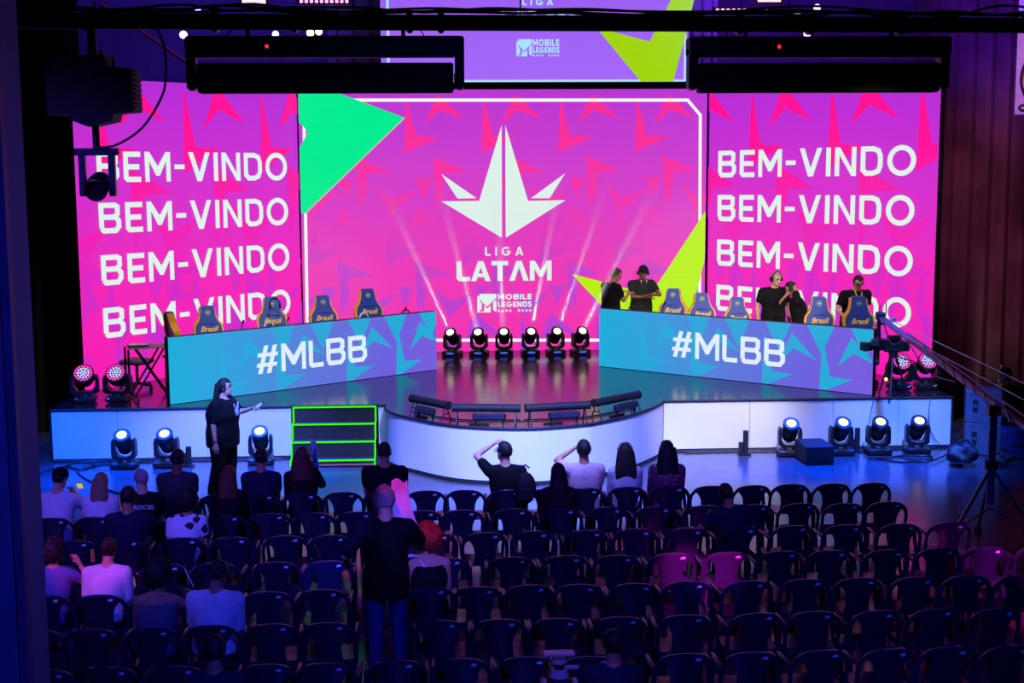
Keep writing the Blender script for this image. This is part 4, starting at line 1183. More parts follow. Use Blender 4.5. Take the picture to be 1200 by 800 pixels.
def seat(label, r, x, **kw):
    # the nearest chair of that row
    cx = min(ROWS[r], key=lambda q: abs(q - x))
    return person(label, (cx, RY[r] + .30, 0), kw.pop('rz', 0), True, **kw)
def phone(label, loc, rz, lit=None, name='phone', cat='phone', tilt=.9):
    t = thing(name, label, cat, loc, rz)
    R = Matrix.Rotation(tilt, 3, 'X')
    MB().box((0, 0, 0), (.075, .009, .15), R, bev=.004).build('body', BLACKM, t)
    if lit: MB().box(R @ Vector((0, -.0055, 0)), (.067, .002, .138), R).build('display', glow('phone_screen_%d' % lit[0], lit, .8), t)
    return t

# --- people standing on the stage
SW = 0.0
crew = []
crew.append(person('man in black T-shirt seen from behind, standing at the inner end of the right desk', (3.44, 27.44, SZ + .003), -1.05, False, 1.83, 1.2, skin='tan', hair='black', style='short', shirt=BLK, trousers=BLK, head=(.45, .45, 0), lh=(-.12, .34, 1.22), rh=(.06, .36, 1.20), vox=.017))
a = person('man in black T-shirt, cap and headset adjusting a belt pack, facing the audience', (4.12, 27.98, SZ + .003), PI + .25, False, 1.83, 1.25, skin='brown', hair='black', style='cap', shirt=cloth('washed_black', (34, 36, 36)), trousers=DKJ, head=(0.1, .40, 0), lh=(-.05, .30, 1.18), rh=(.02, .30, 1.14), lpole=(-1, -.2, -.2), rpole=(1, -.2, -.2), vox=.017)
crew.append(a); earphones(*a)
MB().tube([a[1]['N'] + Vector((-.06, .11, .0)), (-.03, .15, 1.15), (-.02, .155, 1.02), (.0, .15, 1.15), a[1]['N'] + Vector((.06, .11, .0))], .006, 5).build('lanyard', STICK, a[0])
a = person('bald man in black T-shirt and headset standing behind the right desk', (6.30, 25.98, SZ + .003), PI + .15, False, 1.86, 1.25, skin='light', hair='grey', style='buzz', shirt=BLK, trousers=DKJ, head=(-.25, .25, 0), lh=(-.22, .16, .95), rh=(.30, .08, .86), vox=.017)
crew.append(a); earphones(*a)
a = person('crew member in black T-shirt and headset turned sideways with hand at the mouth', (6.60, 25.10, SZ + .003), 1.35, False, 1.76, 1.15, skin='tan', hair='black', style='short', shirt=BLK, trousers=BLK, lean=.16, head=(.1, .45, 0), lh=(-.05, .30, 1.42), rh=(.20, .16, .86), vox=.017)
crew.append(a); earphones(*a)
a = person('man with glasses in black T-shirt leaning over the outermost gaming chair', (7.60, 25.30, SZ + .003), PI + .12, False, 1.88, 1.25, skin='light', hair='black', style='short', shirt=BLK, trousers=DKJ, lean=.18, head=(.1, .45, 0), lh=(-.06, .42, 1.02), rh=(.28, .36, 1.00), glasses=True, vox=.017)
crew.append(a)
MB().tube([a[1]['N'] + Vector((-.06, .10, -.02)), a[1]['N'] + Vector((-.02, .20, -.28)), a[1]['N'] + Vector((.02, .20, -.28)), a[1]['N'] + Vector((.06, .10, -.02))], .012, 5).build('lanyard', pbr('lanyard_yellow', (220, 190, 40), .6), a[0])

# --- woman presenting in front of the stage
a = person('woman with long black hair in black T-shirt standing before the stage', (-3.08, 20.45, .003), -1.85, False, 1.73, 1.75, True, skin='light', hair='black', style='long', shirt=BLK, trousers=BLK, sleeve=.75, head=(-.25, -.02, 0),
           lh=(-.02, .46, 1.30), rh=(.30, .02, .83), rpole=(.6, -1, 0), lpole=(-.3, -.4, -1), vox=.015, curl=(.9, .5), legs={-1: ((-.10, .06, .50), (-.10, .04, .085)), 1: ((.12, -.02, .50), (.14, -.12, .085))})
wt, wd = a
Wr = wd['arms'][1]; el, wr = Wr
m = MB(); q = el.lerp(wr, .86); dd = (wr - el).normalized(); m.tube([q - dd * .012, q + dd * .012], .036, 14); m.build('wristband', pbr('pink_band', (255, 50, 80), .5), wt, True)
c = wd['P'] + wd['up'] * .33 + wd['fw'] * .245 + Vector((.05, 0, 0)) 
m = MB()
fr_ = lambda u, v, w: c + wd['rt'] * (u - .02) + wd['up'] * v + wd['fw'] * (w - .05 * abs(u) - .10 * max(0, v))
for pol in ([(-.05, -.05), (.03, -.06), (.06, .0), (.045, .05), (-.045, .05)], [(-.05, .04), (-.025, .05), (-.055, .13), (-.075, .125)], [(.025, .05), (.045, .04), (.085, .11), (.065, .12)]):
    m.prism(pol, fr_, .012)
o = m.build('shirt_print', pbr('print_white', (220, 220, 226), .7), wt); o['kind'] = 'stuff'
def at(t_, p):  # point in a person's frame -> world
    return Matrix.Translation(t_.location) @ Matrix.Rotation(t_.rotation_euler[2], 4, 'Z') @ Vector(p)
hp = at(wt, wd['arms'][-1][1] + (wd['arms'][-1][1] - wd['arms'][-1][0]).normalized() * .10)
b = thing('plastic_bottle', 'small clear bottle held up by the woman before the stage', 'bottle', hp + Vector((.02, 0, .0)))
MB().lathe([(.028, -.07), (.03, -.06), (.03, .04), (.012, .075), (.012, .085)], (0, 0, 0), 12, Matrix.Rotation(.9, 3, 'Y')).build('body', pbr('clear_plastic', (215, 215, 230), .15), b, True)
MB().lathe([(.014, .086), (.014, .105)], (0, 0, 0), 10, Matrix.Rotation(.9, 3, 'Y')).build('cap', BLACKM, b)

# --- audience, front row
seat('man in dark grey T-shirt with short hair ending the front row on the left', 0, -3.2, bulk=1.1, skin='brown', shirt=CHAR, head=(.25, .1, 0))
seat('person in navy top with short dark hair seated in front of the standing woman', 0, -2.17, bulk=1.05, shirt=NAVY, head=(.2, .1, 0))
a = seat('woman in black top with wavy auburn hair holding an inflated stick before the steps', 0, -1.66, fem=True, hair='auburn', style='longwave', shirt=BLK, sleeve=1.8, bulk=1.1, rh=(.12, .20, 1.04))
tt, dd_ = a
hp = at(tt, dd_['arms'][1][1])
b = thing('inflatable_stick', 'pale inflatable clapper stick held upright before the green steps', 'stick', hp + Vector((.03, .03, .08)))
m = MB(); m.capsule((0, 0, -.10), (-.03, 0, .22), .040, .036, 14); m.build('tube', pbr('stick_ice', (150, 190, 215), .4), b, True)
MB().box((-.01, -.042, .06), (.03, .004, .17)).build('print', pbr('stick_print', (40, 90, 150), .5), b)
seat('broad man in black T-shirt with cropped hair seated just right of the steps', 0, -.64, bulk=1.28, h=1.80, skin='tan', style='buzz', shirt=BLK, head=(.0, .05, 0), lh=(-.15, .3, .62), rh=(.15, .3, .62))
a = seat('man with glasses and backpack raising one hand to his face', 0, .87, bulk=1.12, h=1.78, skin='light', shirt=BLK, glasses=True, head=(-.75, .0, 0), lh=(-.14, .16, 1.25), lpole=(-1, .2, -.35), curl=(1.0, .6))
# his backpack
t = thing('backpack', 'black backpack worn by the man raising his hand', 'backpack', (1.10, RY[0] + .02, .84))
MB().ell((0, 0, 0), (.14, .09, .22), None, 20, 14, lambda d: 1 - .12 * max(0, d.z)).build('pack', pbr('pack_nylon', (18, 18, 24), .7, bump=.3), t, True)
MB().box((0, -.098, -.07), (.20, .03, .16), bev=.012).build('pocket', pbr('pack_pocket', (26, 26, 32), .7), t)
MB().tube([(-.05, -.02, .245), (0, -.03, .29), (.05, -.02, .245)], .012, 6).build('handle', BLACKM, t)
seat('man in pale pink T-shirt with short black hair seated in the front row', 0, 1.86, bulk=1.1, h=1.80, shirt=PINKT, head=(-.15, -.05, 0), lh=(-.10, .22, 1.15), lpole=(-1, .1, -.6))
a = seat('woman in white top with long dark hair and a spangled headband', 0, 2.38, fem=True, h=1.70, hair='dark_brown', style='longwave', shirt=WHITET, sleeve=1.7)
m = MB()
tt, dd_ = a
for q in range(9):
    an = math.radians(20 + q * 17.5)
    m.ell(dd_['H'] + dd_['HM'] @ Vector((.098 * math.cos(an), -.02, .03 + .118 * math.sin(an))), (.013, .012, .014), None, 8, 6)
o = m.build('headband', pbr('spangle', (190, 150, 190), .25, .6), tt, True); o['kind'] = 'stuff'
seat('woman in floral top with long wavy black hair beside the headband woman', 0, 2.91, fem=True, h=1.74, bulk=1.08, hair='black', style='longwave', shirt=FLORAL, sleeve=1.1)
# second row
a = seat('man in white T-shirt and backwards cap looking at his phone', 1, -4.43, bulk=1.12, lean=.1, skin='light', style='cap', shirt=WHITET, sleeve=.8, head=(.5, .35, 0), rh=(.16, .30, .95), rpole=(.8, -.3, -.8))
phone('phone with a yellow lit screen in the hand of the capped man', at(a[0], (.185, .36, 1.04)), .1, (230, 200, 60))
seat('woman in white top with long straight light brown hair', 1, -3.93, fem=True, h=1.60, lean=.12, hair='blond', style='long', shirt=WHITET, head=(.1, .15, 0))
a = seat('man with glasses, cropped hair and black staff T-shirt lettered across the back', 1, -3.43, bulk=1.15, h=1.68, skin='light', hair='grey', style='buzz', shirt=BLK, glasses=True, head=(-.55, .1, 0))
fm = font_mesh('TERIXORI', .075, 0, .001, STICK)
o = put('back_lettering', fm, a[0]); nb_ = a[1]; o.location = nb_['N'] - nb_['up'] * .165 - nb_['fw'] * .160; o.rotation_euler = (PI / 2, 0, 0)
seat('woman with straight auburn hair over a dark hooded top', 1, -2.43, fem=True, hair='auburn', style='long', shirt=BLK, sleeve=1.8, head=(0, .2, 0))
a = seat('woman with straight black hair and dark lettered jacket before the pink T-shirt man', 1, 1.45, fem=True, h=1.66, hair='black', style='long', shirt=cloth('maroon_jacket', (44, 22, 36)), sleeve=1.8)
# third row
seat('young man with full black hair in a dark navy T-shirt', 2, -3.40, bulk=1.05, shirt=NAVY, skin='tan', style='short', head=(.2, .2, 0), h=1.74)
a = seat('person with full black hair in a white and black print shirt', 2, -2.77, bulk=1.0, h=1.60, lean=.3, style='big', shirt=PRINT, head=(.3, .2, 0))
a = seat('person slouched in dark clothes with an elbow bent over the chair arm', 2, 3.35, bulk=1.1, h=1.58, shirt=NAVY, side=-.12, lean=-.02, head=(-.2, .1, -.2), lh=(-.30, .10, .92), lpole=(-.6, -1, -.6), rh=(.25, .2, .7))
# fourth row
a = seat('woman with bobbed red hair in a black tank top, bag strap over her back', 4, -.08, fem=True, h=1.72, bulk=1.05, skin='light', hair='red', style='big', tank=True, shirt=BLK, head=(-.8, .1, 0), lh=(-.16, .30, .78), rz=.12, lean=.1)
tt, dd_ = a
m = MB().tube([dd_['N'] + Vector((-.10, -.07, -.01)), dd_['N'] + Vector((.0, -.135, -.16)), dd_['N'] + Vector((.12, -.15, -.36))], .009, 5).build('bag_strap', STICK, tt)
# fifth row
seat('curly haired woman in a lavender sleeveless top raising a thumb', 4, -3.72, fem=True, h=1.62, lean=.15, skin='light', hair='dark_brown', style='curly', shirt=cloth('lavender', (120, 110, 170)), sleeve=.3, head=(.2, .1, 0), rh=(.22, .26, 1.02), rpole=(.8, -.3, -1))
seat('person in white T-shirt with a dark hair bun', 4, -3.21, bulk=1.08, h=1.62, lean=.25, skin='light', hair='dark_brown', style='bun', shirt=WHITET, sleeve=.9, head=(.1, .2, 0))
# sixth row
a = seat('person with voluminous dark hair and bare shoulders holding a small stick', 5, -2.54, fem=True, bulk=1.12, h=1.68, lean=.15, skin='tan', hair='black', style='big', tank=True, shirt=cloth('grey_tank', (96, 92, 110)), head=(.5, .25, 0), rh=(.26, .34, .92), rpole=(.9, -.2, -.7))
t = thing('thin_stick', 'thin white stick held by the person with voluminous hair', 'stick', at(a[0], (.27, .42, .95)))
MB().cyl((0, 0, 0), (-.10, .06, .19), .006, .004, 6).build('rod', STICK, t); MB().ell((0, 0, 0), (.010, .010, .012), None, 8, 6).build('grip', BLACKM, t)
seat('heavy man in white T-shirt with short black hair', 5, -2.02, bulk=1.25, h=1.68, lean=.15, skin='tan', shirt=WHITET, sleeve=.9, head=(.55, .2, 0), rz=-.12)
# standing man among the seats
a = person('man standing among the seats in black T-shirt and blue jeans under violet light', (-.48, 13.12, .003), .08, False, 1.84, 1.18, skin='light', hair='grey', style='curly2', shirt=BLK, trousers=JEANS, sleeve=.85, head=(-.1, .35, 0), lh=(-.34, .16, 1.00), rh=(.14, .36, 1.20), rpole=(1, -.3, -.5), vox=.016)
t = thing('paper_sheet', 'tall stiff white paper sheet held up by the standing man, lit pink', 'paper', (-.30, 13.58, 1.04), -.15)
pts = []
for j in range(9):
    v = j / 8
    for i in range(5):
        u = i / 4 - .5
        pts.append((u * (.17 + .10 * (1 - v)) + .16 * (1 - v) ** 2 - .06, .05 * math.sin(v * 3 + u * 2), v * .74 + (.04 * abs(math.sin(i * 2.1)) if j == 8 else 0)))
MB().sheet(pts, 5, 9, .003).build('sheet', pbr('paper', (236, 232, 236), .7), t, True)
# bottom edge
a = person('person with dark short hair seated low at the front edge of the view', (-1.72, 10.62, 0), 0, True, 1.70, skin='tan', shirt=NAVY, head=(.2, .1, 0))
a = person('camera operator with cropped dark hair and bare neck beside the broadcast camera', (1.36, 10.60, 0), 0, True, 1.66, 1.05, skin='tan', style='buzz', shirt=NAVY, head=(-.1, .0, 0))
# operator at the foot of the camera crane
a = person('crane operator in dark clothes seated beside the blue speaker cabinets', (9.55, 23.0, .0), 1.2, True, 1.74, 1.0, skin='light', shirt=BLK, head=(.0, .2, 0), rh=(.16, .34, .92))
run_jobs()
for xx, yy, lab in ((-1.72, 10.62, 'the person at the front edge'), (1.36, 10.60, 'the camera operator'), ):
    o = copy_tree(ARM); o.location = (xx, yy, .001); o.rotation_euler = (0, 0, 0)
    tag(o, 'dark plastic armchair nearest the camera, carrying ' + lab, 'chair', 'plastic armchairs in the nearest row')
t = thing('equipment_stool', 'low black stool carrying the crane operator', 'stool', (9.645, 22.965, .002), 1.2)
MB().cyl((0, 0, .40), (0, 0, .43), .17, None, 18).build('seat', BLACKM, t)
for k in range(4): MB().cyl((.08 * math.cos(k * PI / 2), .08 * math.sin(k * PI / 2), .40), (.16 * math.cos(k * PI / 2), .16 * math.sin(k * PI / 2), 0), .014).build('leg', BLACK, t)

# ================================================================== SPEAKERS, CASES, BAGS AT THE STAGE ENDS
SUBM = pbr('speaker_paint', (74, 80, 104), .6, var=.15, scale=5)
def sub(label, loc, rz, group):
    t = thing('speaker_cabinet', label, 'speaker', loc, rz, group)
    MB().box((0, 0, .265), (.56, .60, .525), bev=.012).build('cabinet', SUBM, t)
    for x in (-.13, .13):
        MB().box((x, -.297, .28), (.085, .02, .22), bev=.01).build('handle_recess', BLACKM, t)
        MB().box((x, -.309, .28), (.07, .012, .035)).build('handle', SUBM, t)
        MB().cyl((x - .06, -.30, .47), (x - .06, -.308, .47), .012, None, 8).build('screw', BLACK, t)
    return t
for z_, w in ((.002, 'lower'), (.532, 'upper')):
    sub('blue lit speaker cabinet at the right end of the stage front, %s of two' % w, (8.98, 22.55, z_), -.32, 'speaker stack right of the stage')
    sub('dim blue speaker cabinet beside the left end of the stage, %s of two' % w, (-6.62, 22.50, z_), .35, 'speaker stack left of the stage')
t = thing('flight_case', 'small dark blue equipment case on the floor behind the crane stand', 'case', (9.30, 22.15, .002), .1)
MB().box((0, 0, .24), (.55, .40, .46), bev=.012).build('body', pbr('case_blue', (40, 44, 110), .5), t)
for x in (-.27, .27): MB().box((x, 0, .24), (.03, .415, .475)).build('corner_rail', SILVER, t)
MB().tube([(-.08, -.205, .26), (-.08, -.235, .26), (.08, -.235, .26), (.08, -.205, .26)], .010, 6).build('handle', BLACKM, t)
t = thing('road_case', 'large black road case beside the right curtain carrying a bottle', 'case', (10.15, 24.35, .002), 0)
MB().box((0, 0, .46), (1.3, .55, .72), bev=.015).build('body', pbr('case_brown', (60, 46, 40), .7), t)
MB().box((0, 0, .64), (1.31, .56, .02)).build('lid_seam', SILVER, t)
for x in (-.55, .55):
    for y in (-.2, .2): MB().ell((x, y, .05), (.05, .03, .05), None, 10, 8).build('caster', BLACKM, t)
t = thing('plastic_bottle', 'pale plastic water bottle standing on the road case', 'bottle', (9.93, 24.18, .823))
MB().lathe([(.045, 0), (.05, .02), (.05, .09), (.044, .12), (.05, .15), (.048, .24), (.02, .31), (.02, .34)], (0, 0, 0), 14).build('body', pbr('bottle_plastic', (200, 206, 226), .2), t, True)
MB().cyl((0, 0, .34), (0, 0, .365), .022).build('cap', STICK, t)
def bag(label, loc, rz, r):
    t = thing('equipment_bag', label, 'bag', loc, rz, 'equipment bags on the floor')
    MB().ell((0, 0, r[2] * .92), r, None, 22, 14, lambda d: (1 + .38 * noise.noise(d * 1.7 + Vector(loc))) * (1 if d.z > -.5 else .5 / max(.5, -d.z))).build('sack', pbr('bag_nylon', (24, 24, 30), .55, bump=.5, scale=8), t, True)
    MB().tube(smooth_path([(-r[0] * .5, -.02, r[2] * 1.6), (-.05, -.05, r[2] * 2.1), (.08, -.05, r[2] * 2.05), (r[0] * .5, -.02, r[2] * 1.6)], 4), .014, 6).build('strap', RUBBER, t)
bag('slumped black equipment bag on the floor below the blue speaker cabinets', (8.25, 21.5, .012), .2, (.24, .22, .20))
bag('smaller black equipment bag against the bigger slumped bag', (8.85, 21.45, .012), .5, (.22, .20, .13))

# ================================================================== CAMERA CRANE, BROADCAST CAMERAS
CR = pbr('crane_alloy', (86, 84, 96), .35, .8)
t = thing('camera_crane', 'long camera crane arm on a tripod reaching over the right seats to the stage', 'crane', (6.95, 17.05, 0), 0)
pv = Vector((-.02, 0, 1.76)); tip = Vector((.20, 5.25, 2.28)); dr = (tip - pv).normalized(); rear = pv - dr * 1.9 + Vector((.22, 0, -.06))
sd = dr.cross(Vector((0, 0, 1))).normalized(); upv = sd.cross(dr)
MB().tube([rear, tip], .050, 8, .8).build('arm', CR, t)
MB().tube([rear + upv * .13, tip - dr * 1.5 + upv * .09], .014, 6).build('upper_rail', CR, t)
for k in range(9):
    q = pv + dr * (k * .42 - .6)
    MB().tube([q, q + dr * .20 + upv * .12], .010, 5).build('brace', CR, t)
MB().tube([rear + upv * .62, tip - dr * .2 + upv * .05], .006, 5).build('stay_cable', SILVER, t)
MB().tube([rear + upv * .40, tip - dr * 1.2], .006, 5).build('stay_cable', SILVER, t)
MB().cyl(rear, rear + upv * .64, .022).build('king_post', CR, t)
for k in range(2):
    MB().cyl(rear + dr * (.15 + k * .09), rear + dr * (.21 + k * .09), .16, None, 20).build('counterweight', BLACKM, t)
MB().cyl((-.02, 0, .55), (-.02, 0, 1.80), .050, None, 14).build('column', pbr('crane_blue_lit', (50, 56, 130), .4), t)  # blue stage light put into the column's base colour
MB().box((-.02, 0, 1.74), (.16, .16, .12), bev=.02).build('pivot_block', BLACK, t)
MB().cyl((-.02, 0, 1.0), (-.02, 0, 1.10), .085, None, 16).build('collar', BLACK, t)
for k in range(3):
    a_ = math.radians(200 + 120 * k)
    ft = Vector((.72 * math.cos(a_), .72 * math.sin(a_), .03))
    lg = MB().tube([(-.02, 0, 1.02), ft], .022, 8).build('leg', CR, t)
    MB().tube([(-.02, 0, .50), ft * .62 + Vector((0, 0, .30))], .012, 6).build('spreader', CR, t)
    MB().cyl(ft - Vector((0, 0, .028)), ft + Vector((0, 0, .02)), .05, None, 12).build('foot', BLACKM, lg)
# remote head at the tip
MB().box(tip + Vector((0, 0, .02)), (.12, .20, .14), bev=.02).build('head_mount', BLACKM, t)
MB().tube([tip + Vector((0, .05, 0)), tip + Vector((0, .08, -.18)), tip + Vector((.02, .10, -.36))], .032, 8).build('drop_post', BLACK, t)
MB().box(tip + Vector((.02, .10, -.42)), (.24, .14, .12), bev=.02).build('remote_head', BLACKM, t)
MB().prism([(-.16, 0), (.16, .08), (.16, .14), (-.16, .03)], lambda u, v, w: tip + Vector((.14 + u, .12 + w, -.16 + v)), .10).build('monitor_hood', pbr('grey_hood', (120, 112, 110), .6), t)
for dx, h_ in ((-.03, .16), (.07, .20)):
    MB().tube([tip + Vector((dx, -.05, .06)), tip + Vector((dx, -.05, .06 + h_))], .008, 5).build('antenna', BLACK, t)
MB().tube(smooth_path([tip + Vector((.03, 0, 0)), tip - dr * .7 - upv * .26, tip - dr * 1.5 - upv * .05, tip - dr * 2.6 - upv * .22, tip - dr * 3.8 - upv * .05], 6), .010, 6).build('control_cable', RUBBER, t)
def broadcast_camera(label, loc, rz, h):
    t = thing('broadcast_camera', label, 'camera', loc, rz)
    MB().box((0, -.06, h), (.14, .34, .20), bev=.02).build('body', BLACKM, t)
    MB().lathe([(.05, 0), (.055, .05), (.062, .10), (.058, .22), (.075, .24), (.075, .33), (.066, .335)], (0, .10, h), 18, Matrix.Rotation(-PI / 2, 3, 'X')).build('lens', BLACK, t, True)
    MB().box((0, .46, h), (.17, .10, .14), bev=.01).build('matte_box', BLACKM, t)
    MB().tube([(0, -.18, h + .10), (0, -.16, h + .17), (0, .05, h + .17), (0, .08, h + .10)], .014, 6).build('handle', BLACK, t)
    MB().box((-.09, -.02, h + .15), (.10, .16, .08), bev=.01).build('viewfinder', BLACK, t)
    MB().box((0, -.27, h - .01), (.11, .09, .17), bev=.01).build('battery', BLACK, t)
    MB().cyl((0, -.05, h - .20), (0, -.05, h - .10), .07, .08, 14).build('pan_head', BLACK, t)
    MB().tube([(.03, -.08, h - .17), (.10, -.48, h - .30)], .012, 6).build('pan_bar', BLACK, t)
    for k in range(3):
        a_ = 2 * PI * k / 3 + .5
        l = MB().tube([(.05 * math.cos(a_), -.05 + .05 * math.sin(a_), h - .19), (.26 * math.cos(a_), -.05 + .26 * math.sin(a_), .012)], [.022, .016], 8).build('tripod_leg', BLACK, t)
        MB().ell((.26 * math.cos(a_), -.05 + .26 * math.sin(a_), .014), (.026, .026, .014), None, 8, 6).build('foot', RUBBER, l)
    return t
t = broadcast_camera('black broadcast camera on a tripod beside the outer end of the right desk', (7.58, 23.06, SZ + .002), PI / 2 + .12, .84)
MB().ell((-.12, .12, .30), (.03, .03, .03), None, 10, 8).build('tally_lamp', glow('yellow_lamp', (255, 240, 120), 1.6), t)
# the camera at the near edge, seen from behind
VGREY = pbr('camera_grey', (150, 146, 160), .45, var=.1)
t = thing('broadcast_camera', 'grey broadcast camera seen from behind at the front edge, lit violet', 'camera', (.91, 10.32, .002), 0)
MB().box((0, .02, .92), (.18, .34, .24), bev=.02).build('body', BLACKM, t)
MB().box((0, -.165, .93), (.095, .04, .20), bev=.01).build('rear_grille', VGREY, t)
hv = MB()
for i in range(2):
    for j in range(4): hv.cyl((-.024 + .048 * i, -.186, .86 + .045 * j), (-.024 + .048 * i, -.19, .86 + .045 * j), .013, None, 8)
o = hv.build('vent_holes', BLACKM, t); o['kind'] = 'stuff'
for s in (-1, 1): MB().box((s * .115, -.10, .93), (.04, .14, .20), bev=.008).build('side_plate', VGREY, t)
MB().cyl((0, -.03, 1.04), (0, -.03, 1.10), .075, .060, 18).build('mount_ring', VGREY, t)
MB().cyl((0, -.03, 1.10), (0, -.03, 1.15), .040, .045, 16).build('swivel', BLACK, t)
MB().cyl((0, -.03, 1.15), (0, -.03, 1.18), .060, .055, 18).build('collar', VGREY, t)
MB().box((0, -.02, 1.215), (.24, .16, .022), Matrix.Rotation(-.12, 3, 'X'), bev=.008).build('monitor_top', VGREY, t)
MB().tube([(.05, -.03, 1.11), (.15, -.05, 1.115)], .018, 8).build('grip', VGREY, t)
MB().lathe([(.05, 0), (.06, .12), (.07, .25)], (0, .18, .93), 16, Matrix.Rotation(-PI / 2, 3, 'X')).build('lens', BLACK, t, True)
for k in range(3):
    a_ = 2 * PI * k / 3 + PI / 2
    MB().tube([(.05 * math.cos(a_), .05 * math.sin(a_), .80), (.36 * math.cos(a_), .36 * math.sin(a_), .01)], [.025, .018], 8).build('tripod_leg', BLACK, t)

# ================================================================== CABLES
C_ = 'cables on the floor'
cable('black cable looping across the floor before the left stage end', [(-6.2, 22.1, .014), (-5.9, 22.55, .014), (-5.6, 22.3, .014), (-5.35, 22.65, .014), (-4.95, 22.78, .014), (-4.6, 22.75, .014)], .014)
cable('second black cable tangled with the loop before the left stage end', [(-6.4, 21.8, .040), (-6.0, 22.2, .040), (-5.7, 22.72, .040), (-5.3, 22.42, .040), (-5.1, 22.7, .040), (-5.45, 22.80, .040), (-5.9, 22.62, .040)], .013)
cable('straight black cable running toward the audience at the left', [(-5.6, 22.1, .014), (-5.2, 21.4, .014), (-4.5, 20.6, .014), (-3.6, 20.9, .014)], .014)
cable('black cable running under the woman along the left stage front', [(-4.6, 22.80, .014), (-3.9, 22.83, .014), (-3.2, 22.80, .014), (-2.5, 22.83, .014)], .014)
cable('black cable along the foot of the right stage front', [(4.1, 22.80, .014), (5.0, 22.84, .014), (5.6, 22.80, .014), (6.4, 22.83, .014), (7.2, 22.80, .014), (8.3, 22.83, .014)], .016)
cable('black cable looping on the floor before the right floor lights', [(7.0, 22.2, .014), (7.4, 21.85, .014), (7.9, 21.95, .014), (8.0, 22.25, .014), (7.6, 22.30, .014), (7.2, 22.12, .014)], .014)
cable('second black cable crossing the loop near the equipment bags', [(6.9, 21.95, .040), (7.35, 22.05, .040), (7.8, 21.75, .040), (8.1, 22.0, .040), (8.35, 22.3, .040)], .013)
cable('thin black cable hanging down the white stage front at its right end', [(8.22, 22.885, SZ - .05), (8.2, 22.88, .55), (8.26, 22.87, .25), (8.42, 22.84, .03)], .007)
cable('thin black cable hanging behind the third right floor light', [(7.26, 22.885, SZ - .05), (7.22, 22.88, .62), (7.20, 22.88, .45)], .007)

# ================================================================== RIGGING OVER THE HALL
t = thing('lighting_bar', 'long black lighting bar across the top of the hall with cables tied on', 'bar', (0, 14.0, 0))
MB().tube([(-7.6, 0, 6.235), (11.0, 0, 6.15)], .077, 14).build('pipe', BLACKM, t)
rg_ = random.Random(5)
for q in range(4):
    pts = []; x = -6.5 + q * .3
    while x < 9.5:
        pts.append((x, -.02 + .03 * q, 6.225 - (x + 6) * .0046 + .085 + .055 * rg_.random() * (1 + (rg_.random() < .2)))); x += .42 + .25 * rg_.random()
    MB().tube(smooth_path(pts, 4), .013, 5).build('tied_cable', RUBBER, t, True)
for x in (-3.24, -2.05, -1.3, -.2, .1, 3.0, 3.7, 4.6):
    MB().box((x, 0, 6.215 - (x + 6) * .0046 + .01), (.07, .19, .19), bev=.02).build('clamp', BLACK, t)
for x in (-6.5, 9.5): MB().cyl((x, 0, 6.2), (x, 0, 10.0), .012, None, 6).build('hanger_wire', SILVER, t)
RED = glow('red_indicator', (255, 40, 60), 1.5)
PALE = pbr('pale_edge', (170, 160, 190), .5)
def batten_frame(label, x0, x1, zt, lx):
    t = thing('light_batten', label, 'stage light', ((x0 + x1) / 2, 14.0, zt), 0, 'light battens under the bar')
    w = x1 - x0
    MB().box((0, 0, -.095), (w, .26, .19), bev=.02).build('housing', pbr('batten_navy', (22, 24, 52), .5), t)
    for s in (-1, 1):
        MB().box((s * (w / 2 - .045), 0, -.30), (.09, .20, .42), bev=.025).build('end_bracket', BLACK, t)
        MB().cyl((s * (w / 2 - .10), 0, -.40), (s * (w / 2 - .085), 0, -.40), .05, None, 12).build('pivot_knob', SILVER, t)
        MB().tube([(s * w * .28, 0, .0), (s * w * .28, 0, .082)], .020, 8).build('hook', BLACK, t)
        MB().tube([(s * w * .36, .02, -.01), (s * w * .34, .03, .07), (s * w * .32, .02, .085)], .006, 5).build('safety_wire', SILVER, t)
    MB().box((0, -.06, -.198), (w - .2, .10, .014)).build('edge_strip', PALE, t)
    MB().box((0, 0, -.395), (w - .21, .22, .285), bev=.015).build('lamp_bar', BLACKM, t)
    MB().box((lx, -.131, -.10), (.03, .006, .03)).build('indicator', RED, t)
    MB().box((lx - .17, -.131, -.09), (.09, .004, .05)).build('label_plate', pbr('batten_plate', (40, 44, 90), .5), t)
batten_frame('long black light batten under the bar, above the left screen', -2.33, .32, 6.070, -.55)
batten_frame('long dark blue light batten under the bar, above the right screen', 2.50, 5.08, 6.062, -.42)
# hanging fixture
t = thing('hanging_fixture', 'bulky black fixture hanging from the bar before the left screen', 'stage light', (-3.24, 14.0, 0), 0)
MB().cyl((.02, 0, 5.88), (.02, 0, 6.16), .045).build('clamp_stem', BLACK, t)
MB().prism([(-.38, 5.33), (-.38, 5.78), (-.27, 5.80), (-.20, 5.88), (.16, 5.90), (.20, 5.78), (.42, 5.76), (.43, 5.36), (.24, 5.34), (.22, 5.27), (.0, 5.22), (-.16, 5.28), (-.18, 5.33)], lambda u, v, w: (u, -.2 + w, v), .40).build('body', BLACKM, t)
for k in range(9): MB().box((.435, 0, 5.40 + k * .043), (.02, .30, .018)).build('cooling_fin', BLACKM, t)
for x, z_ in ((-.30, 5.83), (.13, 5.92), (.24, 5.84)): MB().cyl((x, -.1, z_ - .06), (x, -.1, z_ + .02), .02).build('bolt', SILVER, t)
MB().cyl((.02, 0, 5.02), (.02, 0, 5.25), .035).build('stem', BLACK, t)
t = thing('yoke_lamp', 'small lamp in a U yoke hung under the bulky black fixture', 'stage light', (-3.22, 14.0, 0), 0)
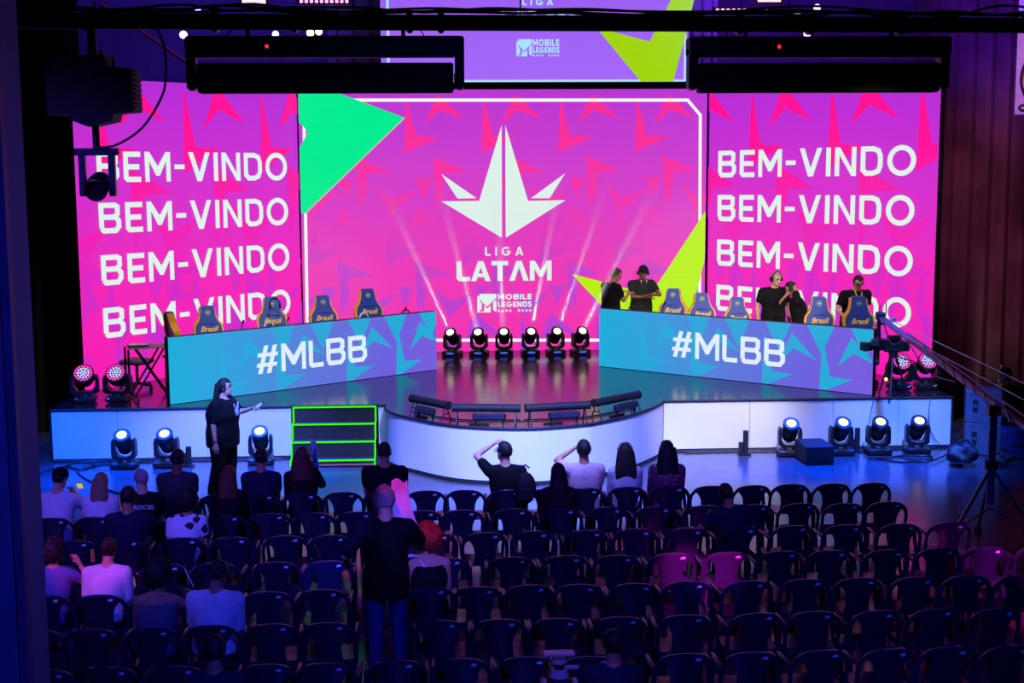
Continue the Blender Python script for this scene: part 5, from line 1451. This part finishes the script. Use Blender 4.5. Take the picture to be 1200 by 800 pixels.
MB().box((0, 0, 4.985), (.42, .10, .07), bev=.01).build('crossbar', pbr('yoke_blue', (26, 26, 60), .4), t)
for s in (-1, 1): MB().box((s * .14, 0, 4.76), (.06, .09, .40), bev=.01).build('yoke_arm', pbr('yoke_blue', (26, 26, 60), .4), t)
MB().lathe([(.02, -.15), (.10, -.13), (.112, -.02), (.112, .13), (.10, .14), (.09, .10)], (0, 0, 4.66), 20, Matrix.Rotation(math.radians(108), 3, 'X')).build('head', BLACK, t, True)
cable('black cable looping from the bar down to the yoke lamp', [(-2.60, 14.0, 6.14), (-2.53, 13.95, 5.95), (-2.53, 13.95, 5.66), (-2.59, 13.95, 5.47), (-2.77, 13.95, 5.21), (-3.02, 13.95, 5.05), (-3.22, 13.95, 5.025)], .012)

# rear bar with small ceiling lamps and LED battens
t = thing('rear_lighting_bar', 'rear lighting bar hidden behind the front bar', 'bar', (0, 24.2, 0))
MB().tube([(-6.5, 0, 7.06), (9.0, 0, 7.06)], .05, 10).build('pipe', BLACKM, t)
for x in (-5.5, 1.5, 8.2): MB().cyl((x, 0, 7.05), (x, 0, 10.0), .012, None, 6).build('hanger_wire', BLACKM, t)
VIO = glow('violet_lens', (170, 150, 255), 5.0); WRM = glow('warm_white_lens', (255, 250, 225), 6.0)
def lamp(label, x, z_, r, m):
    t = thing('ceiling_lamp', label, 'stage light', (x, 24.05, z_), 0, 'small lamps on the rear bar')
    MB().lathe([(r * .7, 0), (r * 1.25, .06), (r * 1.25, .18), (r * .8, .22)], (0, 0, 0), 16, Matrix.Rotation(-PI / 2, 3, 'X')).build('housing', BLACKM, t, True)
    MB().lathe([(.001, -.03), (r * .7, -.015), (r, .02), (r, .03)], (0, 0, 0), 16, Matrix.Rotation(-PI / 2, 3, 'X')).build('lens', m, t, True)
    MB().tube([(0, .12, 0), (0, .15, 7.06 - z_)], .018, 6).build('hanger', BLACKM, t)
lamp('glowing violet lamp above the bar, left of the upper screen', -3.80, 7.27, .045, VIO)
lamp('glowing violet lamp below the bar, leftmost over the left batten', -4.05, 6.87, .065, VIO)
lamp('glowing blue lamp below the bar beside the warm white pair', -2.55, 6.88, .055, VIO)
lamp('warm white lamp of the pair over the left batten, nearer the blue lamp', -1.98, 6.90, .060, WRM)
lamp('warm white lamp of the pair over the left batten, nearer the screen', -1.84, 6.92, .055, WRM)
lamp('glowing violet lamp above the bar, right of the upper screen', 6.48, 7.31, .060, VIO)
lamp('glowing violet lamp below the bar over the right batten', 6.32, 6.88, .060, VIO)
PB = glow('pink_batten_glow', (255, 190, 205), 1.6); PD = glow('pink_dot_glow', (255, 150, 235), 2.2)
def led_bar(label, x0, x1, z_, n, h_):
    t = thing('led_bar', label, 'stage light', ((x0 + x1) / 2, 25.0, z_), 0, 'pink LED bars below the ceiling')
    w = x1 - x0
    MB().box((0, .06, 0), (w + .06, .10, h_ + .05)).build('housing', BLACKM, t)
    for k in range(n):
        c = -w / 2 + w * (k + .5) / n
        MB().box((c, .004, 0), (w / n * (.62 if n > 1 else 1), .02, h_), bev=.01).build('cell', PD if n > 1 else PB, t)
    MB().cyl((0, .06, h_ / 2), (0, .06, 10.0 - z_), .010, None, 6).build('hanger_wire', BLACKM, t)
led_bar('pink LED bar with one long cell, left of the dotted one', -3.20, -2.80, 7.52, 1, .14)
led_bar('pink dotted LED bar touching the left side of the upper screen', -2.24, -1.38, 7.50, 10, .05)
led_bar('pink dotted LED bar right of the upper screen', 4.93, 5.88, 7.355, 10, .055)
led_bar('pink LED bar with one cell right of the dotted bar', 6.06, 6.44, 7.325, 1, .06)
led_bar('pink LED bar with one cell highest right of the upper screen', 5.68, 6.09, 7.52, 1, .05)
GREYB = pbr('grey_support', (104, 98, 96), .7)
for x0, x1, nm in ((-2.02, -1.02, 'left'), (5.14, 5.75, 'right')):
    t = thing('screen_support', 'grey support panel behind the %s edge of the upper screen' % nm, 'panel', ((x0 + x1) / 2, 28.9, 6.30))
    MB().box((0, 0, 1.22), (x1 - x0, .12, 2.44)).build('panel', GREYB, t)
    for k in range(3): MB().box((-(x1 - x0) / 2 + (k + .5) * (x1 - x0) / 3, -.075, 1.22), (.03, .03, 2.4)).build('rib', BLACK, t)
t = thing('conduit', 'slanting reddish pipe on the rear wall above the left screen', 'pipe', (0, 0, 0))
MB().tube([(-7.0, 31.45, 8.1), (-5.1, 31.45, 6.78)], .025, 6).build('pipe', pbr('red_pipe', (150, 60, 50), .5), t)
# cloth banner at the far right
t = thing('cloth_banner', 'pale cloth banner hanging at the right edge with a round dark emblem', 'banner', (9.08, 22.0, 5.48), 0)
MB().sheet([(u * 1.2, .015 * math.sin(u * 9), v * 2.4) for v in (0, .33, .66, 1) for u in [i / 8 for i in range(9)]], 9, 4, .004).build('cloth', pbr('banner_cloth', (150, 170, 215), .8), t, True)
m = MB(); flat_polys(m, ring_poly(.55, .55, .50, .50, .05, 40, 320), FR, .022); m.build('emblem', BLACKM, t)
m = MB(); flat_text(m, 'ORI', FR, .04, .46, .06, .16, .22, .14, w=.024); o = m.build('lettering', BLACKM, t); o['kind'] = 'stuff'
for x in (.1, 1.1): MB().cyl((x, 0, 2.38), (x, 0, 4.5), .006, None, 5).build('cord', RUBBER, t)
